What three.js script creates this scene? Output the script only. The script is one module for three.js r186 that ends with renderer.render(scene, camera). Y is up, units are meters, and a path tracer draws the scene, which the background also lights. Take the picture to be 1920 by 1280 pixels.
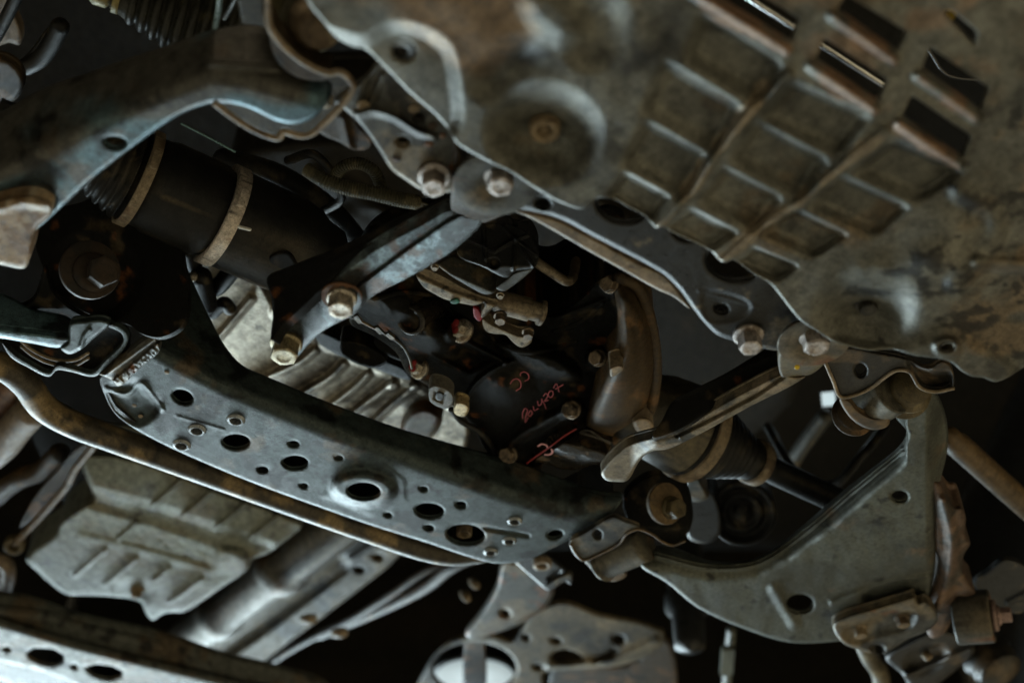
import * as THREE from 'three';
import { mergeGeometries } from 'three/addons/utils/BufferGeometryUtils.js';
import { RectAreaLightUniformsLib } from 'three/addons/lights/RectAreaLightUniformsLib.js';

// ---------- camera, light, exposure ----------
const DEG = Math.PI / 180, ELEV = 41 * DEG, FOCAL = 2360, EYE = 1.0;
const scene = new THREE.Scene();
scene.background = new THREE.Color(0x000000);
const camera = new THREE.PerspectiveCamera(2 * Math.atan(640 / FOCAL) / DEG, 1920 / 1280, 0.05, 60);
camera.position.set(0, EYE, 0);
camera.lookAt(0, EYE + Math.sin(ELEV), -Math.cos(ELEV));
camera.focus = 1.1;
camera.userData.fStop = 3.9;
scene.add(camera);
const renderer = new THREE.WebGLRenderer({ antialias: true });
renderer.toneMapping = THREE.LinearToneMapping;
renderer.toneMappingExposure = 1.12;
renderer.shadowMap.enabled = true;
RectAreaLightUniformsLib.init();

const used = new Map();
function numbered(name) {
  const k = used.get(name) ?? 0; used.set(name, k + 1);
  return k ? name + '_' + String(k).padStart(3, '0') : name;
}
function tag(o, label, category, group, kind) {
  o.userData.label = label;
  if (category) o.userData.category = category;
  if (group) o.userData.group = group;
  if (kind) o.userData.kind = kind;
  return o;
}
const V = (x, y, z) => new THREE.Vector3(x, y, z);

// large openings and lamps of the workshop that light the car from behind and from the sides
function lightPanel(name, label, category, pos, look, w, h, color, glow, power) {
  const g = new THREE.Group(); g.name = numbered(name); g.position.copy(pos); g.lookAt(look); scene.add(g);
  tag(g, label, category);
  const pane = new THREE.Mesh(new THREE.BoxGeometry(w, h, 0.02), new THREE.MeshStandardMaterial({ color: 0x111111, emissive: color, emissiveIntensity: glow, roughness: 0.6 }));
  pane.name = 'pane'; g.add(pane);
  const fm = new THREE.MeshStandardMaterial({ color: 0x3a3a38, roughness: 0.6 });
  for (const [bw, bh, x, y] of [[w + 0.16, 0.08, 0, h / 2 + 0.042], [w + 0.16, 0.08, 0, -h / 2 - 0.042], [0.08, h, -w / 2 - 0.042, 0], [0.08, h, w / 2 + 0.042, 0]]) {
    const b = new THREE.Mesh(new THREE.BoxGeometry(bw, bh, 0.1), fm); b.name = 'frame'; b.position.set(x, y, 0); g.add(b);
  }
  const l = new THREE.RectAreaLight(color, power, w, h);
  l.position.copy(pos).add(look.clone().sub(pos).normalize().multiplyScalar(0.06)); scene.add(l); l.lookAt(look);
  l.castShadow = true;
  return g;
}
lightPanel('doorway', 'tall open workshop doorway glowing with cool daylight behind the car', 'doorway', V(-2.6, 1.5, -6.4), V(-0.2, 1.2, -1.2), 4.2, 3.0, new THREE.Color(0.72, 0.9, 0.97), 1.0, 17);
lightPanel('ceiling_lamp', 'warm white ceiling lamp panel high over the floor ahead of the car', 'lamp', V(0.4, 4.6, 2.2), V(0.4, 0, 1.4), 3.2, 1.2, new THREE.Color(1.0, 0.84, 0.6), 1.0, 5);
lightPanel('ceiling_lamp', 'warm white ceiling lamp panel over the floor on the wide control arm side', 'lamp', V(3.0, 4.6, -0.9), V(2.3, 0, -0.9), 1.2, 3.2, new THREE.Color(1.0, 0.85, 0.54), 1.0, 84);
lightPanel('ceiling_lamp', 'warm white ceiling lamp panel over the floor on the blue control arm side', 'lamp', V(-3.0, 4.6, -0.6), V(-2.3, 0, -0.6), 1.2, 3.2, new THREE.Color(1.0, 0.9, 0.64), 1.0, 52);

// ---------- measuring: a picture point seen at a given height is a place under the car ----------
const FW = V(0, Math.sin(ELEV), -Math.cos(ELEV)), UP = V(0, Math.cos(ELEV), Math.sin(ELEV));
const ray = (px, py) => V((px - 960) / FOCAL, 0, 0).addScaledVector(UP, (640 - py) / FOCAL).add(FW);
function at(px, py, Y) { const d = ray(px, py); return d.multiplyScalar((Y - EYE) / d.y).add(V(0, EYE, 0)); }
const mpp = (px, py, Y) => (Y - EYE) / ray(px, py).y / FOCAL;            // metres per picture point there
const LAT = at(880, 1045, 1.72).sub(at(300, 830, 1.72)).normalize();     // across the car
const FRONT = V(-LAT.z, 0, LAT.x); if (FRONT.z < 0) FRONT.negate();      // towards the car's nose
const DOWN = V(0, -1, 0);

// ---------- small maths ----------
const clamp = (x, a = 0, b = 1) => Math.min(b, Math.max(a, x));
const ss = (a, b, x) => { const t = clamp((x - a) / (b - a)); return t * t * (3 - 2 * t); };
const lerp = (a, b, t) => a + (b - a) * t;
function hash(x, y, z) { let h = Math.imul(x, 374761393) ^ Math.imul(y, 668265263) ^ Math.imul(z, 2147483647 - 1013); h = Math.imul(h ^ (h >>> 13), 1274126177); return ((h ^ (h >>> 16)) >>> 0) / 4294967295; }
function noise(x, y, z) {
  const i = Math.floor(x), j = Math.floor(y), k = Math.floor(z), f = (t) => t * t * (3 - 2 * t), u = f(x - i), v = f(y - j), w = f(z - k);
  const e = (a, b, c) => hash(i + a, j + b, k + c);
  return lerp(lerp(lerp(e(0, 0, 0), e(1, 0, 0), u), lerp(e(0, 1, 0), e(1, 1, 0), u), v), lerp(lerp(e(0, 0, 1), e(1, 0, 1), u), lerp(e(0, 1, 1), e(1, 1, 1), u), v), w);
}
function fbm(p, s, seed, oct = 4) {
  let a = 0, w = 0.5, n = 0;
  for (let o = 0; o < oct; o++) { a += w * noise(p.x * s + seed * 7.3, p.y * s + seed * 3.1, p.z * s - seed * 5.7); n += w; w *= 0.55; s *= 2.1; }
  return a / n;
}
let rs = 12345; const rnd = () => { rs = (Math.imul(rs, 1664525) + 1013904223) >>> 0; return rs / 4294967296; };
function polySD(P, x, y) {
  let d = 1e9, inside = false;
  for (let i = 0, j = P.length - 1; i < P.length; j = i++) {
    const [ax, ay] = P[j], [bx, by] = P[i], ex = bx - ax, ey = by - ay, wx = x - ax, wy = y - ay;
    const t = clamp((wx * ex + wy * ey) / (ex * ex + ey * ey || 1)), dx = wx - ex * t, dy = wy - ey * t;
    d = Math.min(d, dx * dx + dy * dy);
    if ((ay > y) !== (by > y) && x < ((bx - ax) * (y - ay)) / (by - ay) + ax) inside = !inside;
  }
  return (inside ? -1 : 1) * Math.sqrt(d);
}
function lineD(P, x, y) {                                     // distance to an open polyline
  let d = 1e9;
  for (let i = 1; i < P.length; i++) {
    const [ax, ay] = P[i - 1], [bx, by] = P[i], ex = bx - ax, ey = by - ay, t = clamp(((x - ax) * ex + (y - ay) * ey) / (ex * ex + ey * ey));
    d = Math.min(d, Math.hypot(x - ax - ex * t, y - ay - ey * t));
  }
  return d;
}
function yOn(P, x) { for (let i = 1; i < P.length; i++) if (x <= P[i][0] || i === P.length - 1) return lerp(P[i - 1][1], P[i][1], (x - P[i - 1][0]) / (P[i][0] - P[i - 1][0])); }
function ellSD([cx, cy, rx, ry, rot = 0], x, y) {
  const c = Math.cos(rot * DEG), s = Math.sin(rot * DEG), dx = x - cx, dy = y - cy, u = dx * c + dy * s, v = -dx * s + dy * c;
  const k0 = Math.hypot(u / rx, v / ry), k1 = Math.hypot(u / rx / rx, v / ry / ry);
  return k1 ? k0 * (k0 - 1) / k1 : -Math.min(rx, ry);
}
function curve(P, n = 6, closed = true) {
  const c = new THREE.CatmullRomCurve3(P.map(([x, y]) => V(x, y, 0)), closed, 'centripetal');
  return c.getPoints(P.length * n).map((p) => [p.x, p.y]);
}
// relief helpers: lengths in picture points, heights in metres; + is up, away from the viewer
const press = (P, w, h) => (x, y) => { const d = polySD(P, x, y); return d > w ? 0 : h * ss(w, -w, d); };
const ridge = (P, w, h) => (x, y) => { const d = lineD(P, x, y); return d > w ? 0 : -h * (0.5 + 0.5 * Math.cos(Math.PI * d / w)); };
const cup = (e, w, h) => (x, y) => { const d = ellSD(e, x, y); return d > w ? 0 : h * ss(w, -w, d); };
const swell = (e, h) => (x, y) => { const k = Math.max(0, 1 + ellSD(e, x, y) / Math.min(e[2], e[3])); return k >= 1 ? 0 : -h * (1 - k * k) ** 1.5; };
const dome = (e, h) => (x, y) => { const k = 1 + ellSD(e, x, y) / Math.min(e[2], e[3]); return k >= 1 ? 0 : -h * Math.sqrt(1 - Math.max(0, k) ** 2); };

// ---------- sheet metal and castings: an outline with holes on a surface, with relief and thickness ----------
function sheet(outline, o = {}) {
  const P = o.sharp ? outline : curve(outline, 5), cell = o.cell ?? 4, holes = (o.holes ?? []).map((h) => (Array.isArray(h[0]) ? { p: h } : { e: h }));
  const [rw, rh] = o.round ?? [3, 0.0012], rel = o.rel ?? [], t = o.t ?? 0.003;
  let x0 = 1e9, x1 = -1e9, y0 = 1e9, y1 = -1e9;
  for (const [x, y] of P) { x0 = Math.min(x0, x); x1 = Math.max(x1, x); y0 = Math.min(y0, y); y1 = Math.max(y1, y); }
  x0 -= cell * 1.3; y0 -= cell * 1.3;
  const nx = Math.ceil((x1 - x0) / cell) + 2, ny = Math.ceil((y1 - y0) / cell) + 2, S = new Float32Array(nx * ny);
  const sd = (x, y) => { let d = polySD(P, x, y); for (const h of holes) d = Math.max(d, -(h.p ? polySD(h.p, x, y) : ellSD(h.e, x, y))); return d; };
  for (let j = 0; j < ny; j++) for (let i = 0; i < nx; i++) S[j * nx + i] = sd(x0 + i * cell, y0 + j * cell) || 1e-6;
  const yf = typeof o.y === 'function' ? o.y : () => o.y;
  const dir = o.plane ? o.plane.n.clone().negate() : V(0, 1, 0);
  const place = (x, y, d) => {
    let r = 0; for (const f of rel) r += f(x, y);
    if (rw) { const q = clamp(1 + d / rw); if (q > 0) r += rh * (1 - Math.sqrt(1 - q * q)); }
    if (o.plane) { const v = ray(x, y), n = o.plane.n, c = o.plane.p.clone().addScaledVector(n, -r).sub(V(0, EYE, 0)); return v.multiplyScalar(c.dot(n) / v.dot(n)).add(V(0, EYE, 0)); }
    return at(x, y, yf(x, y) + r);
  };
  const pts = [], idx = [], rim = [], ids = new Map();
  const vert = (key, x, y, d) => { let k = ids.get(key); if (k === undefined) { k = pts.length; ids.set(key, k); pts.push(place(x, y, d)); } return k; };
  const corner = (i, j) => vert(j * nx + i, x0 + i * cell, y0 + j * cell, S[j * nx + i]);
  const edge = (i, j, k, l) => {
    const a = j * nx + i, b = l * nx + k, key = 'e' + Math.min(a, b) + '_' + Math.max(a, b), f = clamp(S[a] / (S[a] - S[b]), 0.02, 0.98);
    return vert(key, x0 + lerp(i, k, f) * cell, y0 + lerp(j, l, f) * cell, 0);
  };
  for (let j = 0; j < ny - 1; j++) for (let i = 0; i < nx - 1; i++) {
    const c = [[i, j], [i, j + 1], [i + 1, j + 1], [i + 1, j]], s = c.map(([a, b]) => S[b * nx + a] < 0);
    if (!s[0] && !s[1] && !s[2] && !s[3]) continue;
    const poly = [];
    for (let k = 0; k < 4; k++) {
      const m = (k + 1) % 4;
      if (s[k]) poly.push([corner(...c[k]), 0]);
      if (s[k] !== s[m]) poly.push([edge(...c[k], ...c[m]), s[k] ? 1 : 2]);
    }
    for (let k = 2; k < poly.length; k++) idx.push(poly[0][0], poly[k - 1][0], poly[k][0]);
    for (let k = 0; k < poly.length; k++) { const a = poly[k], b = poly[(k + 1) % poly.length]; if (a[1] === 1 && b[1] === 2) rim.push(a[0], b[0]); }
  }
  const flat = (list, flip) => {
    const g = new THREE.BufferGeometry(), a = new Float32Array(list.length * 3);
    list.forEach((p, k) => a.set([p.x, p.y, p.z], k * 3));
    g.setAttribute('position', new THREE.BufferAttribute(a, 3));
    const q = idx.slice(); if (flip) for (let k = 0; k < q.length; k += 3) { const m = q[k]; q[k] = q[k + 1]; q[k + 1] = m; }
    g.setIndex(q); g.computeVertexNormals(); return g;
  };
  const back = pts.map((p) => p.clone().addScaledVector(dir, t));
  const wall = new THREE.BufferGeometry(), wp = [], wi = [], wm = new Map();
  const wv = (k) => { if (!wm.has(k)) { wm.set(k, wp.length / 3); wp.push(pts[k].x, pts[k].y, pts[k].z, back[k].x, back[k].y, back[k].z); } return wm.get(k); };
  for (let k = 0; k < rim.length; k += 2) { const a = wv(rim[k]), b = wv(rim[k + 1]); wi.push(a, a + 1, b, b, a + 1, b + 1); }
  wall.setAttribute('position', new THREE.Float32BufferAttribute(wp, 3)); wall.setIndex(wi); wall.computeVertexNormals();
  return boxUV(mergeGeometries([flat(pts, false), flat(back, true), wall].map(bare)));
}
function bare(g) { const k = g.index ? g.toNonIndexed() : g.clone(); for (const n of Object.keys(k.attributes)) if (n !== 'position' && n !== 'normal') k.deleteAttribute(n); return k; }
function boxUV(g) {                                          // uv in metres, each face on its own main plane
  const k = g.index ? g.toNonIndexed() : g, p = k.attributes.position.array, uv = new Float32Array(p.length / 3 * 2);
  for (let i = 0; i < p.length; i += 9) {
    const ax = p[i + 3] - p[i], ay = p[i + 4] - p[i + 1], az = p[i + 5] - p[i + 2], bx = p[i + 6] - p[i], by = p[i + 7] - p[i + 1], bz = p[i + 8] - p[i + 2];
    const nx = Math.abs(ay * bz - az * by), ny = Math.abs(az * bx - ax * bz) * 1.15, nz = Math.abs(ax * by - ay * bx);
    for (let v = 0; v < 3; v++) {
      const o = i + v * 3, q = (i / 3 + v) * 2;
      if (ny >= nx && ny >= nz) { uv[q] = p[o]; uv[q + 1] = p[o + 2]; } else if (nx >= nz) { uv[q] = p[o + 2]; uv[q + 1] = p[o + 1]; } else { uv[q] = p[o]; uv[q + 1] = p[o + 1]; }
    }
  }
  k.setAttribute('uv', new THREE.BufferAttribute(uv, 2)); return k;
}
const join = (...list) => boxUV(mergeGeometries(list.map(bare)));

// ---------- turned, tubular and prismatic shapes ----------
const frameTo = (dir) => new THREE.Quaternion().setFromUnitVectors(V(0, 1, 0), dir.clone().normalize());
function spin(A, dir, profile, seg = 48) {                   // profile: [along, radius] in metres
  const g = new THREE.LatheGeometry(profile.map(([s, r]) => new THREE.Vector2(Math.max(r, 0.00001), s)), seg);
  g.applyQuaternion(frameTo(dir)); g.translate(A.x, A.y, A.z); return boxUV(bare(g));
}
function tube(points, r, n = 60, seg = 14) { return boxUV(bare(capTube(new THREE.CatmullRomCurve3(points, false, 'centripetal'), r, n, seg))); }
function capTube(c, r, n, seg) {
  const g = new THREE.TubeGeometry(c, n, r, seg, false), list = [bare(g)];
  for (const e of [0, 1]) { const s = new THREE.SphereGeometry(r * 0.999, seg, 8), p = c.getPoint(e); s.scale(1, 1, 1); s.translate(p.x, p.y, p.z); list.push(bare(s)); }
  return mergeGeometries(list);
}
const path = (list, Y) => list.map(([x, y, h]) => at(x, y, h ?? Y));
function prismBox(A, B, w, h, up = V(0, 1, 0)) {             // a bar from A to B with chamfered edges
  const d = B.clone().sub(A), len = d.length(), z = d.clone().normalize(), x = up.clone().cross(z).normalize(), y = z.clone().cross(x), c = Math.min(w, h) * 0.16;
  const s = new THREE.Shape([[-w / 2 + c, -h / 2 + c], [w / 2 - c, -h / 2 + c], [w / 2 - c, h / 2 - c], [-w / 2 + c, h / 2 - c]].map(([a, b]) => new THREE.Vector2(a, b)));
  const g = new THREE.ExtrudeGeometry(s, { depth: len - 2 * c, bevelEnabled: true, bevelSize: c, bevelThickness: c, bevelSegments: 2 });
  g.translate(0, 0, c); g.applyMatrix4(new THREE.Matrix4().makeBasis(x, y, z).setPosition(A)); return boxUV(bare(g));
}
function hexHead(A, dir, r, h, turn = 0) {
  const s = new THREE.Shape(); for (let k = 0; k < 6; k++) s[k ? 'lineTo' : 'moveTo'](r * 0.93 * Math.cos(k * Math.PI / 3 + turn), r * 0.93 * Math.sin(k * Math.PI / 3 + turn)); s.closePath();
  const c = r * 0.08, g = new THREE.ExtrudeGeometry(s, { depth: h - c, bevelEnabled: true, bevelSize: c, bevelThickness: c, bevelSegments: 2 });
  g.rotateX(-Math.PI / 2); g.applyQuaternion(frameTo(dir)); g.translate(A.x, A.y, A.z);
  const cap = spin(A.clone().addScaledVector(dir, h - 0.0003), dir, [[0, r * 0.9], [r * 0.07, r * 0.82], [r * 0.075, r * 0.55], [r * 0.04, r * 0.5], [r * 0.035, 0]], 30);
  return mergeGeometries([bare(g), bare(cap)]);
}

// ---------- materials: computed grain, coats of dust and rust as patches in the colour ----------
function grainTexture(size, f) {
  const d = new Uint8Array(size * size * 4);
  for (let y = 0; y < size; y++) for (let x = 0; x < size; x++) { const v = f(x, y), o = (y * size + x) * 4; d[o] = d[o + 1] = d[o + 2] = clamp(v) * 255; d[o + 3] = 255; }
  const t = new THREE.DataTexture(d, size, size); t.wrapS = t.wrapT = THREE.RepeatWrapping; t.magFilter = THREE.LinearFilter; t.minFilter = THREE.LinearMipmapLinearFilter; t.generateMipmaps = true; t.needsUpdate = true; return t;
}
const TS = 512;
function tiled(x, y, cells, seed) { const s = cells / TS, X = x * s, Y = y * s, i = Math.floor(X), j = Math.floor(Y), f = (t) => t * t * (3 - 2 * t), u = f(X - i), v = f(Y - j), e = (a, b) => hash((i + a) % cells, (j + b) % cells, seed); return lerp(lerp(e(0, 0), e(1, 0), u), lerp(e(0, 1), e(1, 1), u), v); }
const layered = (x, y, seed) => 0.34 * tiled(x, y, 16, seed) + 0.26 * tiled(x, y, 43, seed + 1) + 0.22 * tiled(x, y, 110, seed + 2) + 0.18 * tiled(x, y, 256, seed + 3);
const grime = grainTexture(TS, (x, y) => { const v = layered(x, y, 3), sp = tiled(x, y, 150, 77), st = tiled(x, y, 64, 78); return 0.52 + 1.15 * (v - 0.38) + (sp > 0.9 ? 0.3 : 0) - (sp < 0.1 ? 0.22 : 0) + (st > 0.93 ? 0.22 : 0) - (st < 0.06 ? 0.2 : 0); });
const rough = grainTexture(TS, (x, y) => 0.74 + 0.8 * (layered(x, y, 31) - 0.45));
const relief = grainTexture(TS, (x, y) => 0.25 * tiled(x, y, 60, 51) + 0.35 * tiled(x, y, 140, 52) + 0.4 * tiled(x, y, 256, 53));
const sized = (t, s) => { const c = t.clone(); c.repeat.set(1 / s, 1 / s); c.needsUpdate = true; return c; };
const tex = {}; for (const s of [0.05, 0.12]) tex[s] = [sized(grime, s), sized(rough, s * 0.8), sized(relief, s * 0.5)];
function metal(o) {
  const [a, b, c] = tex[o.grain ?? 0.12];
  const m = new THREE.MeshPhysicalMaterial({ color: 0xffffff, vertexColors: true, roughness: o.rough, metalness: o.metal ?? 0, roughnessMap: b, bumpMap: c, bumpScale: o.bump ?? 0.0003, map: o.plain ? null : a, clearcoat: o.coat ?? 0, clearcoatRoughness: 0.3, specularIntensity: o.spec ?? 0.5 });
  return { m, base: o.base, coats: o.coats ?? [] };
}
// a coat: [colour, patches per metre, cover 0..1, softness, seed, where (a patch of the plan, optional)]
function zone(P, Y, soft = 0.02) { const Q = curve(P, 3).map(([x, y]) => { const p = at(x, y, Y); return [p.x, p.z]; }); return (v) => ss(soft, -soft, polySD(Q, v.x, v.z)); }
const DUST = [0.17, 0.135, 0.085], RUST = [0.16, 0.062, 0.022], SOOT = [0.012, 0.012, 0.011], TAN = [0.24, 0.17, 0.1];
const L = {
  skid: metal({ base: [0.15, 0.147, 0.122], rough: 0.48, metal: 0.35, coats: [[[0.085, 0.085, 0.07], 12, 0.5, 0.3, 1], [[0.05, 0.05, 0.042], 30, 0.2, 0.16, 211], [[0.13, 0.1, 0.064], 20, 0.26, 0.14, 2],
    [[0.19, 0.12, 0.06], 16, 0.95, 0.3, 3, zone([[690, -80], [1000, -80], [1010, 60], [960, 130], [900, 140], [760, 60]], 1.6, 0.03)], [[0.22, 0.155, 0.105], 30, 0.55, 0.16, 4, zone([[1240, -60], [2000, -60], [1900, 60], [1860, 240], [1800, 330], [1640, 240], [1500, 140], [1330, 30]], 1.6, 0.02)],
    [[0.17, 0.125, 0.075], 34, 0.5, 0.14, 5, zone([[1800, 260], [2000, 200], [2000, 760], [1860, 700], [1780, 620], [1850, 520], [1900, 420], [1840, 360]], 1.6, 0.02)], [SOOT, 60, 0.34, 0.08, 6, zone([[1780, 200], [2000, 100], [2000, 760], [1820, 690], [1700, 620], [1560, 560], [1560, 480], [1700, 440]], 1.6, 0.03)],
    [SOOT, 16, 0.55, 0.16, 7, zone([[900, 60], [1060, 40], [1200, 60], [1260, 30], [1300, 80], [1180, 180], [1000, 150], [880, 200]], 1.6, 0.02)], [[0.2, 0.21, 0.19], 26, 0.4, 0.14, 8, zone([[900, 300], [1120, 300], [1130, 380], [1060, 390], [960, 330]], 1.6, 0.015)]] }),
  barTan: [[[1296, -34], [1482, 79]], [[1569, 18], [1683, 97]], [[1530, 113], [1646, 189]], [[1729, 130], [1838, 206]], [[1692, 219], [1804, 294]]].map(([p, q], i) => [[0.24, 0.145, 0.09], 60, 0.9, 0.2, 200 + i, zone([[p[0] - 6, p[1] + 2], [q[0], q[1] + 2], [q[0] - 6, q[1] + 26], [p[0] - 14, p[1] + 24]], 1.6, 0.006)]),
  steel: metal({ base: [0.045, 0.06, 0.06], rough: 0.54, metal: 0.35, spec: 0.35, coats: [[SOOT, 40, 0.26, 0.12, 4], [[0.11, 0.085, 0.058], 26, 0.17, 0.12, 5]] }),
  blackSteel: metal({ base: [0.02, 0.021, 0.021], rough: 0.45, metal: 0.1, coats: [[DUST, 45, 0.14, 0.12, 6]] }),
  dirty: metal({ base: [0.075, 0.075, 0.066], rough: 0.6, metal: 0.25, coats: [[DUST, 28, 0.42, 0.14, 7], [SOOT, 35, 0.28, 0.1, 8], [RUST, 50, 0.15, 0.08, 9]] }),
  cast: metal({ base: [0.009, 0.009, 0.008], rough: 0.5, spec: 0.16, bump: 0.0005, grain: 0.05, coats: [[[0.08, 0.06, 0.035], 40, 0.17, 0.12, 10], [RUST, 55, 0.08, 0.08, 11]] }),
  brownCast: metal({ base: [0.055, 0.038, 0.02], rough: 0.55, spec: 0.35, bump: 0.0004, grain: 0.05, coats: [[[0.2, 0.11, 0.045], 45, 0.28, 0.1, 12], [SOOT, 30, 0.3, 0.12, 13]] }),
  alu: metal({ base: [0.56, 0.49, 0.38], rough: 0.5, metal: 0.55, coats: [[[0.16, 0.125, 0.085], 30, 0.35, 0.14, 14], [[0.07, 0.06, 0.045], 50, 0.2, 0.08, 15]] }),
  pan: metal({ base: [0.22, 0.235, 0.195], rough: 0.58, metal: 0.3, coats: [[[0.16, 0.14, 0.095], 18, 0.4, 0.2, 16], [[0.1, 0.1, 0.09], 40, 0.12, 0.08, 17]] }),
  zinc: metal({ base: [0.55, 0.49, 0.4], rough: 0.38, metal: 0.6, grain: 0.05, coats: [[[0.22, 0.15, 0.09], 120, 0.34, 0.1, 18], [[0.08, 0.05, 0.03], 160, 0.16, 0.06, 118]] }),
  pale: metal({ base: [0.5, 0.45, 0.42], rough: 0.42, metal: 0.45, grain: 0.05, coats: [[[0.22, 0.17, 0.13], 110, 0.36, 0.1, 19], [[0.09, 0.06, 0.04], 160, 0.16, 0.06, 119]] }),
  rust: metal({ base: [0.13, 0.062, 0.03], rough: 0.8, coats: [[[0.22, 0.12, 0.06], 70, 0.36, 0.1, 20], [SOOT, 60, 0.25, 0.08, 21]] }),
  rubber: metal({ base: [0.013, 0.013, 0.012], rough: 0.55, spec: 0.4, coats: [[[0.06, 0.05, 0.032], 40, 0.22, 0.14, 22], [[0.11, 0.085, 0.045], 90, 0.1, 0.06, 122]] }),
  tan: metal({ base: [0.2, 0.15, 0.09], rough: 0.7, coats: [[[0.32, 0.25, 0.17], 40, 0.4, 0.12, 23], [[0.09, 0.06, 0.035], 50, 0.25, 0.08, 24]] }),
  blue: metal({ base: [0.2, 0.26, 0.28], rough: 0.4, metal: 0.6, grain: 0.05, bump: 0.0007, coats: [[[0.035, 0.045, 0.047], 110, 0.48, 0.1, 25], [[0.09, 0.05, 0.03], 70, 0.36, 0.07, 26], [[0.025, 0.026, 0.024], 60, 0.95, 0.2, 29, zone([[480, 700], [480, 600], [600, 530], [650, 500], [690, 520], [690, 580], [600, 660]], 1.655, 0.008)], [[0.03, 0.03, 0.028], 60, 0.9, 0.2, 28, zone([[850, 380], [930, 380], [930, 440], [850, 460], [800, 430]], 1.655, 0.012)]] }),
  olive: metal({ base: [0.05, 0.042, 0.024], rough: 0.65, coats: [[[0.09, 0.065, 0.035], 40, 0.3, 0.1, 92]] }),
  knuckle: metal({ base: [0.13, 0.085, 0.06], rough: 0.7, metal: 0.15, coats: [[[0.05, 0.045, 0.038], 35, 0.4, 0.12, 27], [[0.2, 0.12, 0.07], 50, 0.25, 0.1, 28]] }),
  floorpan: metal({ base: [0.105, 0.086, 0.05], rough: 0.75, metal: 0.1, coats: [[SOOT, 14, 0.34, 0.14, 29], [[0.19, 0.15, 0.09], 26, 0.35, 0.12, 30]] }),
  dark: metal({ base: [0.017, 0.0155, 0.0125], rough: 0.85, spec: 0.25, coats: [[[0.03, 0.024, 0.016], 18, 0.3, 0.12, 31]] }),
  clamp: metal({ base: [0.34, 0.27, 0.18], rough: 0.5, metal: 0.4, grain: 0.05, coats: [[[0.16, 0.09, 0.045], 90, 0.25, 0.08, 32]] }),
  clampBright: metal({ base: [0.75, 0.66, 0.56], rough: 0.42, metal: 0.5, grain: 0.05, coats: [[[0.25, 0.07, 0.03], 120, 0.22, 0.06, 33], [SOOT, 160, 0.16, 0.05, 34]] }),
  arm: metal({ base: [0.11, 0.118, 0.097], rough: 0.52, metal: 0.35, grain: 0.05, coats: [[[0.07, 0.075, 0.062], 18, 0.45, 0.22, 35], [[0.15, 0.11, 0.07], 30, 0.12, 0.1, 36], [SOOT, 70, 0.14, 0.05, 37]] }),
  red: metal({ base: [0.2, 0.022, 0.022], rough: 0.5, plain: true }),
  pink: metal({ base: [0.36, 0.1, 0.125], rough: 0.6, plain: true }),
  white: metal({ base: [0.6, 0.6, 0.55], rough: 0.5, plain: true }),
  green: metal({ base: [0.03, 0.13, 0.09], rough: 0.6 }),
  yellow: metal({ base: [0.55, 0.38, 0.02], rough: 0.5, plain: true }),
  gloss: metal({ base: [0.01, 0.01, 0.01], rough: 0.18, coat: 0.8, plain: true, bump: 0 }),
};
L.skid.coats.push(...L.barTan);
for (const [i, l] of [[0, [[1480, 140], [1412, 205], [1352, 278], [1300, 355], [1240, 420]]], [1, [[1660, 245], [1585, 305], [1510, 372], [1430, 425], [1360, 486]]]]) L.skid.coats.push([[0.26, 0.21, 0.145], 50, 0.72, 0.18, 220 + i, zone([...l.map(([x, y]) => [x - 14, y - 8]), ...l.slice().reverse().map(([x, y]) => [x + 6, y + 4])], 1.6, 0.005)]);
function paint(g, look) {
  const p = g.attributes.position, c = new Float32Array(p.count * 3), v = new THREE.Vector3(), memo = new Map();
  for (let i = 0; i < p.count; i++) {
    v.fromBufferAttribute(p, i);
    const key = Math.round(v.x * 2e4) + ',' + Math.round(v.y * 2e4) + ',' + Math.round(v.z * 2e4); let q = memo.get(key);
    if (!q) {
      q = look.base.slice();
      for (const [col, s, cov, soft, seed, zone] of look.coats) { const cover = zone ? cov * zone(v) - soft * (1 - zone(v)) : cov; if (cover <= -soft) continue; const k = ss(1 - cover - soft, 1 - cover + soft, 0.5 + (fbm(v, s, seed) - 0.5) * 1.9); for (let e = 0; e < 3; e++) q[e] = lerp(q[e], col[e], k * 0.85); }
      memo.set(key, q);
    }
    c.set(q, i * 3);
  }
  g.setAttribute('color', new THREE.BufferAttribute(c, 3)); return g;
}
// ---------- things and parts ----------
const things = [];
function thing(name, label, category, group) { const g = new THREE.Group(); g.name = numbered(name); scene.add(g); things.push(g); return tag(g, label, category, group); }
function part(parent, name, g, look, label) {
  const m = new THREE.Mesh(paint(g, look), look.m); m.name = name; m.castShadow = m.receiveShadow = true; parent.add(m);
  if (label) m.userData.label = label;
  return m;
}
function solo(name, label, category, g, look, group) { const m = new THREE.Mesh(paint(g, look), look.m); m.name = numbered(name); m.castShadow = m.receiveShadow = true; scene.add(m); things.push(m); return tag(m, label, category, group); }
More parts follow.
